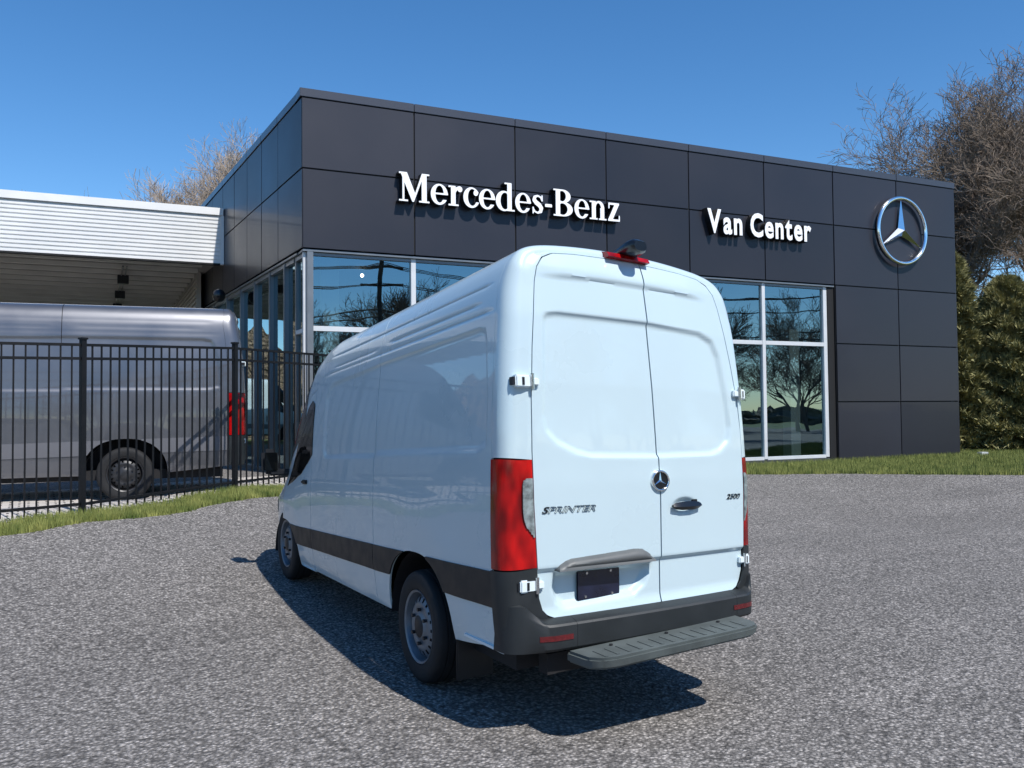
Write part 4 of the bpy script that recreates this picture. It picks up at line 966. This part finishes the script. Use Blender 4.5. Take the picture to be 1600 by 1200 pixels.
# ---------------------------------------------------------------- trees
def bare_tree(name, base, height, spread, label, seed, barkm, twigm, levels=6, trunk_r=.28, fork=.30, lean=(0, 0), density=1.0, cat='tree', group=None, twig_r=.007, minlen=.35):
    rnd = random.Random(seed); root = empty(name, base, 0, label, cat, group); tr = MB(); cr = MB()
    def grow(p, d, ln, r, lvl):
        n = 4 if lvl < 3 else 3; pts = [p]; rad = [r]; q = p.copy(); dd = d.copy()
        seg = 4 if lvl < 4 else 3
        for i in range(seg):
            dd = (dd+Vector((rnd.uniform(-1, 1), rnd.uniform(-1, 1), rnd.uniform(-.75, .8)))*(.13+.05*lvl)).normalized()
            q = q+dd*ln/seg; pts.append(q.copy()); rad.append(max(twig_r, r*(1-.42*(i+1)/seg)))
        (tr if lvl < 3 else cr).tube(pts, rad, 6 if lvl < 2 else n, cap=False)
        if lvl >= levels: return
        kids = 3 if lvl < 2 else rnd.choice((2, 3, 3, 4) if density > .9 else (2, 2, 3))
        for k in range(kids+1):
            i = seg if k == 0 else rnd.randint(max(1, seg-3), seg); a = rnd.uniform(0, 2*math.pi)
            side_ = Vector((math.cos(a), math.sin(a), rnd.uniform(-.15, .35))); amt = spread*(rnd.uniform(.55, 1.2) if k else rnd.uniform(.15, .5))
            nd = (dd+side_*amt+Vector((0, 0, .08))).normalized()
            l2 = ln*rnd.uniform(.60, .84); 
            if l2 < minlen: l2 = minlen
            grow(pts[i], nd, l2, max(twig_r, rad[i]*rnd.uniform(.5, .72)), lvl+1)
    l0 = height*fork
    grow(Vector((0, 0, -.2)), Vector((lean[0], lean[1], 1)).normalized(), l0, trunk_r, 0)
    tr.build('trunk', barkm, root, smooth=60); cr.build('crown', twigm, root)
    return root
G1 = 'bare trees beyond the right end of the building'
bare_tree('bare_tree', (27.4, 16.2, .4), 17.0, .8, 'largest bare brown tree towering past the right corner of the building', 3, M['bark'], M['twig'], 8, .38, .27, density=.5, twig_r=.008, minlen=.45)
bare_tree('bare_tree', (29.0, 20.5, .4), 15.0, .85, 'bare spreading tree rising behind the roof left of the largest one', 11, M['bark'], M['twig'], 8, .28, .27, density=.5, minlen=.45)
bare_tree('bare_tree', (31.0, 15.5, .4), 17.5, .8, 'bare tree at the right edge of the picture behind the evergreens', 5, M['bark'], M['twig'], 8, .34, .27, density=.5, twig_r=.008, minlen=.45)
bare_tree('bare_tree', (4.8, 34.3, .4), 14.4, .5, 'pale bare tree above the left roof edge of the building', 41, M['bark_pale'], M['twig_pale'], 7, .2, .30)
bare_tree('bare_tree', (3.3, 38.6, .4), 14.2, .5, 'second pale bare tree behind the canopy, left of the taller one', 42, M['bark_pale'], M['twig_pale'], 7, .2, .28)
bare_tree('bare_tree', (-.9, 50, .4), 16.0, .45, 'thin bare treetop just showing above the white canopy', 23, M['bark'], M['twig'], 5, .15, .30, density=.5)

def evergreen(base, height, rad, seed, label, n, squat=1.0):
    rng = np.random.RandomState(seed); root = empty('evergreen_tree', base, 0, label, 'tree')
    MB().tube([(0, 0, -.2), (.03, 0, height*.5), (0, 0, height*.93)], [rad*.12, rad*.08, .02], 8).build('trunk', M['bark'], root, smooth=60)
    # sprays: random points in a lumpy cone, each a tuft of narrow triangles
    u = rng.rand(n)**.8; hz = u*height; prof_ = np.power(1-u, .55)*.95+.05; ang = rng.rand(n)*2*math.pi
    lump = 1+.16*np.sin(ang*5+hz*2.1+seed)+.20*np.sin(ang*11-hz*5.3)+.18*np.sin(hz*9.9+ang*4)+.10*np.sin(hz*17+ang*13)
    rr = rad*prof_*lump*np.sqrt(.35+.65*rng.rand(n))
    c = np.stack([rr*np.cos(ang), rr*np.sin(ang), hz+.15], 1); k = 5
    out = np.stack([np.cos(ang), np.sin(ang), np.full(n, .75)], 1)
    d = out[:, None]+rng.normal(0, .55, (n, k, 3)); d /= np.linalg.norm(d, axis=2)[..., None]
    L_ = rng.uniform(.10, .26, (n, k, 1)); t = np.cross(d, rng.normal(0, 1, (n, k, 3))); t /= np.linalg.norm(t, axis=2)[..., None]; w = rng.uniform(.018, .035, (n, k, 1))
    A = np.broadcast_to(c[:, None], (n, k, 3)); V = np.stack([A-t*w, A+t*w, A+d*L_], 2).reshape(-1, 3); N = n*k
    me = bpy.data.meshes.new('crown'); me.vertices.add(3*N); me.loops.add(3*N); me.polygons.add(N); me.vertices.foreach_set('co', V.ravel()); me.loops.foreach_set('vertex_index', np.arange(3*N, dtype=np.int32)); me.polygons.foreach_set('loop_start', np.arange(0, 3*N, 3, dtype=np.int32)); me.update(); me.validate()
    link('crown', me, M['evergreen'], root)
    return root
evergreen((21.6, 13.3, .4), 6.0, 1.2, 1, 'narrow evergreen tree close against the right corner of the building', 30000)
evergreen((23.0, 12.3, .4), 5.2, 1.5, 2, 'broad evergreen tree, second to the right of the building corner', 32000)
evergreen((24.2, 10.9, .4), 5.0, 1.6, 3, 'evergreen tree at the right edge of the picture', 32000)

# ---------------------------------------------------------------- seen only in reflections: behind and left of the camera
pole = empty('utility_pole', (10, -17, 0), 0, 'wooden utility pole with crossarms behind the camera, seen in the glass', 'pole')
MB().tube([(0, 0, -.3), (0, 0, 10.5)], [.16, .11], 10).build('post', M['pole_wood'], pole, smooth=50)
for z in (9.6, 8.7): MB().box(-1.2, -.06, z, 1.2, .06, z+.12).build('crossarm', M['pole_wood'], pole)
for (dy, z) in ((-1, 9.8), (0, 9.8), (1, 9.8), (-.6, 8.85), (.6, 8.85), (0, 7.4), (0, 7.0)):
    pts = [(x, dy*.4, z-1.1*(1-((x % 34)/17-1)**2)) for x in np.arange(-34, 34.1, 2)]
    MB().tube(pts, .022 if z > 8 else .04, 4, cap=False).build('cable', M['wire'], pole)
for x, y, hh, sd_, lb in ((2, -26, 11, 31, 'bare street tree behind the camera, nearest to the right of the van'), (14, -24, 12, 32, 'bare street tree behind the camera beside the utility pole'), (24, -27, 13, 33, 'tall bare tree behind the camera beyond the utility pole'),
                        (33, -22, 11, 34, 'bare street tree behind the camera farthest to the right'), (-9, -30, 12, 35, 'bare street tree behind the camera farthest to the left')):
    bare_tree('bare_tree', (x, y, 0), hh, .7, lb, sd_, M['bark'], M['twig'], 6, .25, .3, group='bare trees mirrored in the glass', twig_r=.012)
src = [o for o in bpy.data.objects if o.get('group') == 'bare trees mirrored in the glass']
for i in range(16):
    o = src[i % len(src)]; c = o.copy(); col.objects.link(c); c.location = (-14+i*4.6, -36-4*math.sin(i*2.1), 0); c.rotation_euler = (0, 0, i*1.3); k = .85+.25*((i*37) % 10)/10; c.scale = (k, k, k)
    c['label'] = 'bare tree in the row behind the camera, mirrored in the showroom glass'; c['group'] = 'row of bare trees behind the lot'
    for ch in o.children: d = ch.copy(); col.objects.link(d); d.parent = c
def wood(name, pts, hgt, seed, label, m='far_wood'):
    rng = random.Random(seed); b = MB(); n = len(pts)
    rows = 5; P = []; pts = [((1-f_)*a[0]+f_*c[0], (1-f_)*a[1]+f_*c[1]) for a, c in zip(pts[:-1], pts[1:]) for f_ in (0, .25, .5, .75)]; n = len(pts)
    for j in range(rows+1):
        for i in range(n):
            x, y = pts[i]; hh = hgt*(.7+.4*noise.noise(Vector((x*.12, y*.12, seed)))+.35*noise.noise(Vector((x*.9, y*.9, seed)))); z = hh*j/rows; o_ = 2.0*noise.noise(Vector((x*.2, y*.2, j*.8+seed)))
            P.append((x+o_, y+o_, z-.3))
    f = [(j*n+i, j*n+i+1, (j+1)*n+i+1, (j+1)*n+i) for j in range(rows) for i in range(n-1)]
    b.add(P, f); tag(b.build(name, M[m], smooth=80), label, 'woodland', kind='stuff')
wood('far_wood', [(-70+3*math.sin(k), -60+k*3) for k in range(60)], 8, 1, 'brown winter woodland far to the left of the lot')
wood('far_wood', [(-80+k*3.2, -75+4*math.sin(k*.7)) for k in range(60)], 3.2, 2, 'brown winter woodland far behind the camera')
wood('far_wood', [(-60+k*3.2, 75+4*math.sin(k*.7)) for k in range(60)], 7, 3, 'brown winter woodland far behind the building')
wood('hedgerow', [(-45+k*.9, 44+1.5*math.sin(k*.7)) for k in range(50)], 11, 4, 'brown winter hedgerow beyond the canopy, mirrored in the side glazing', 'hedge')
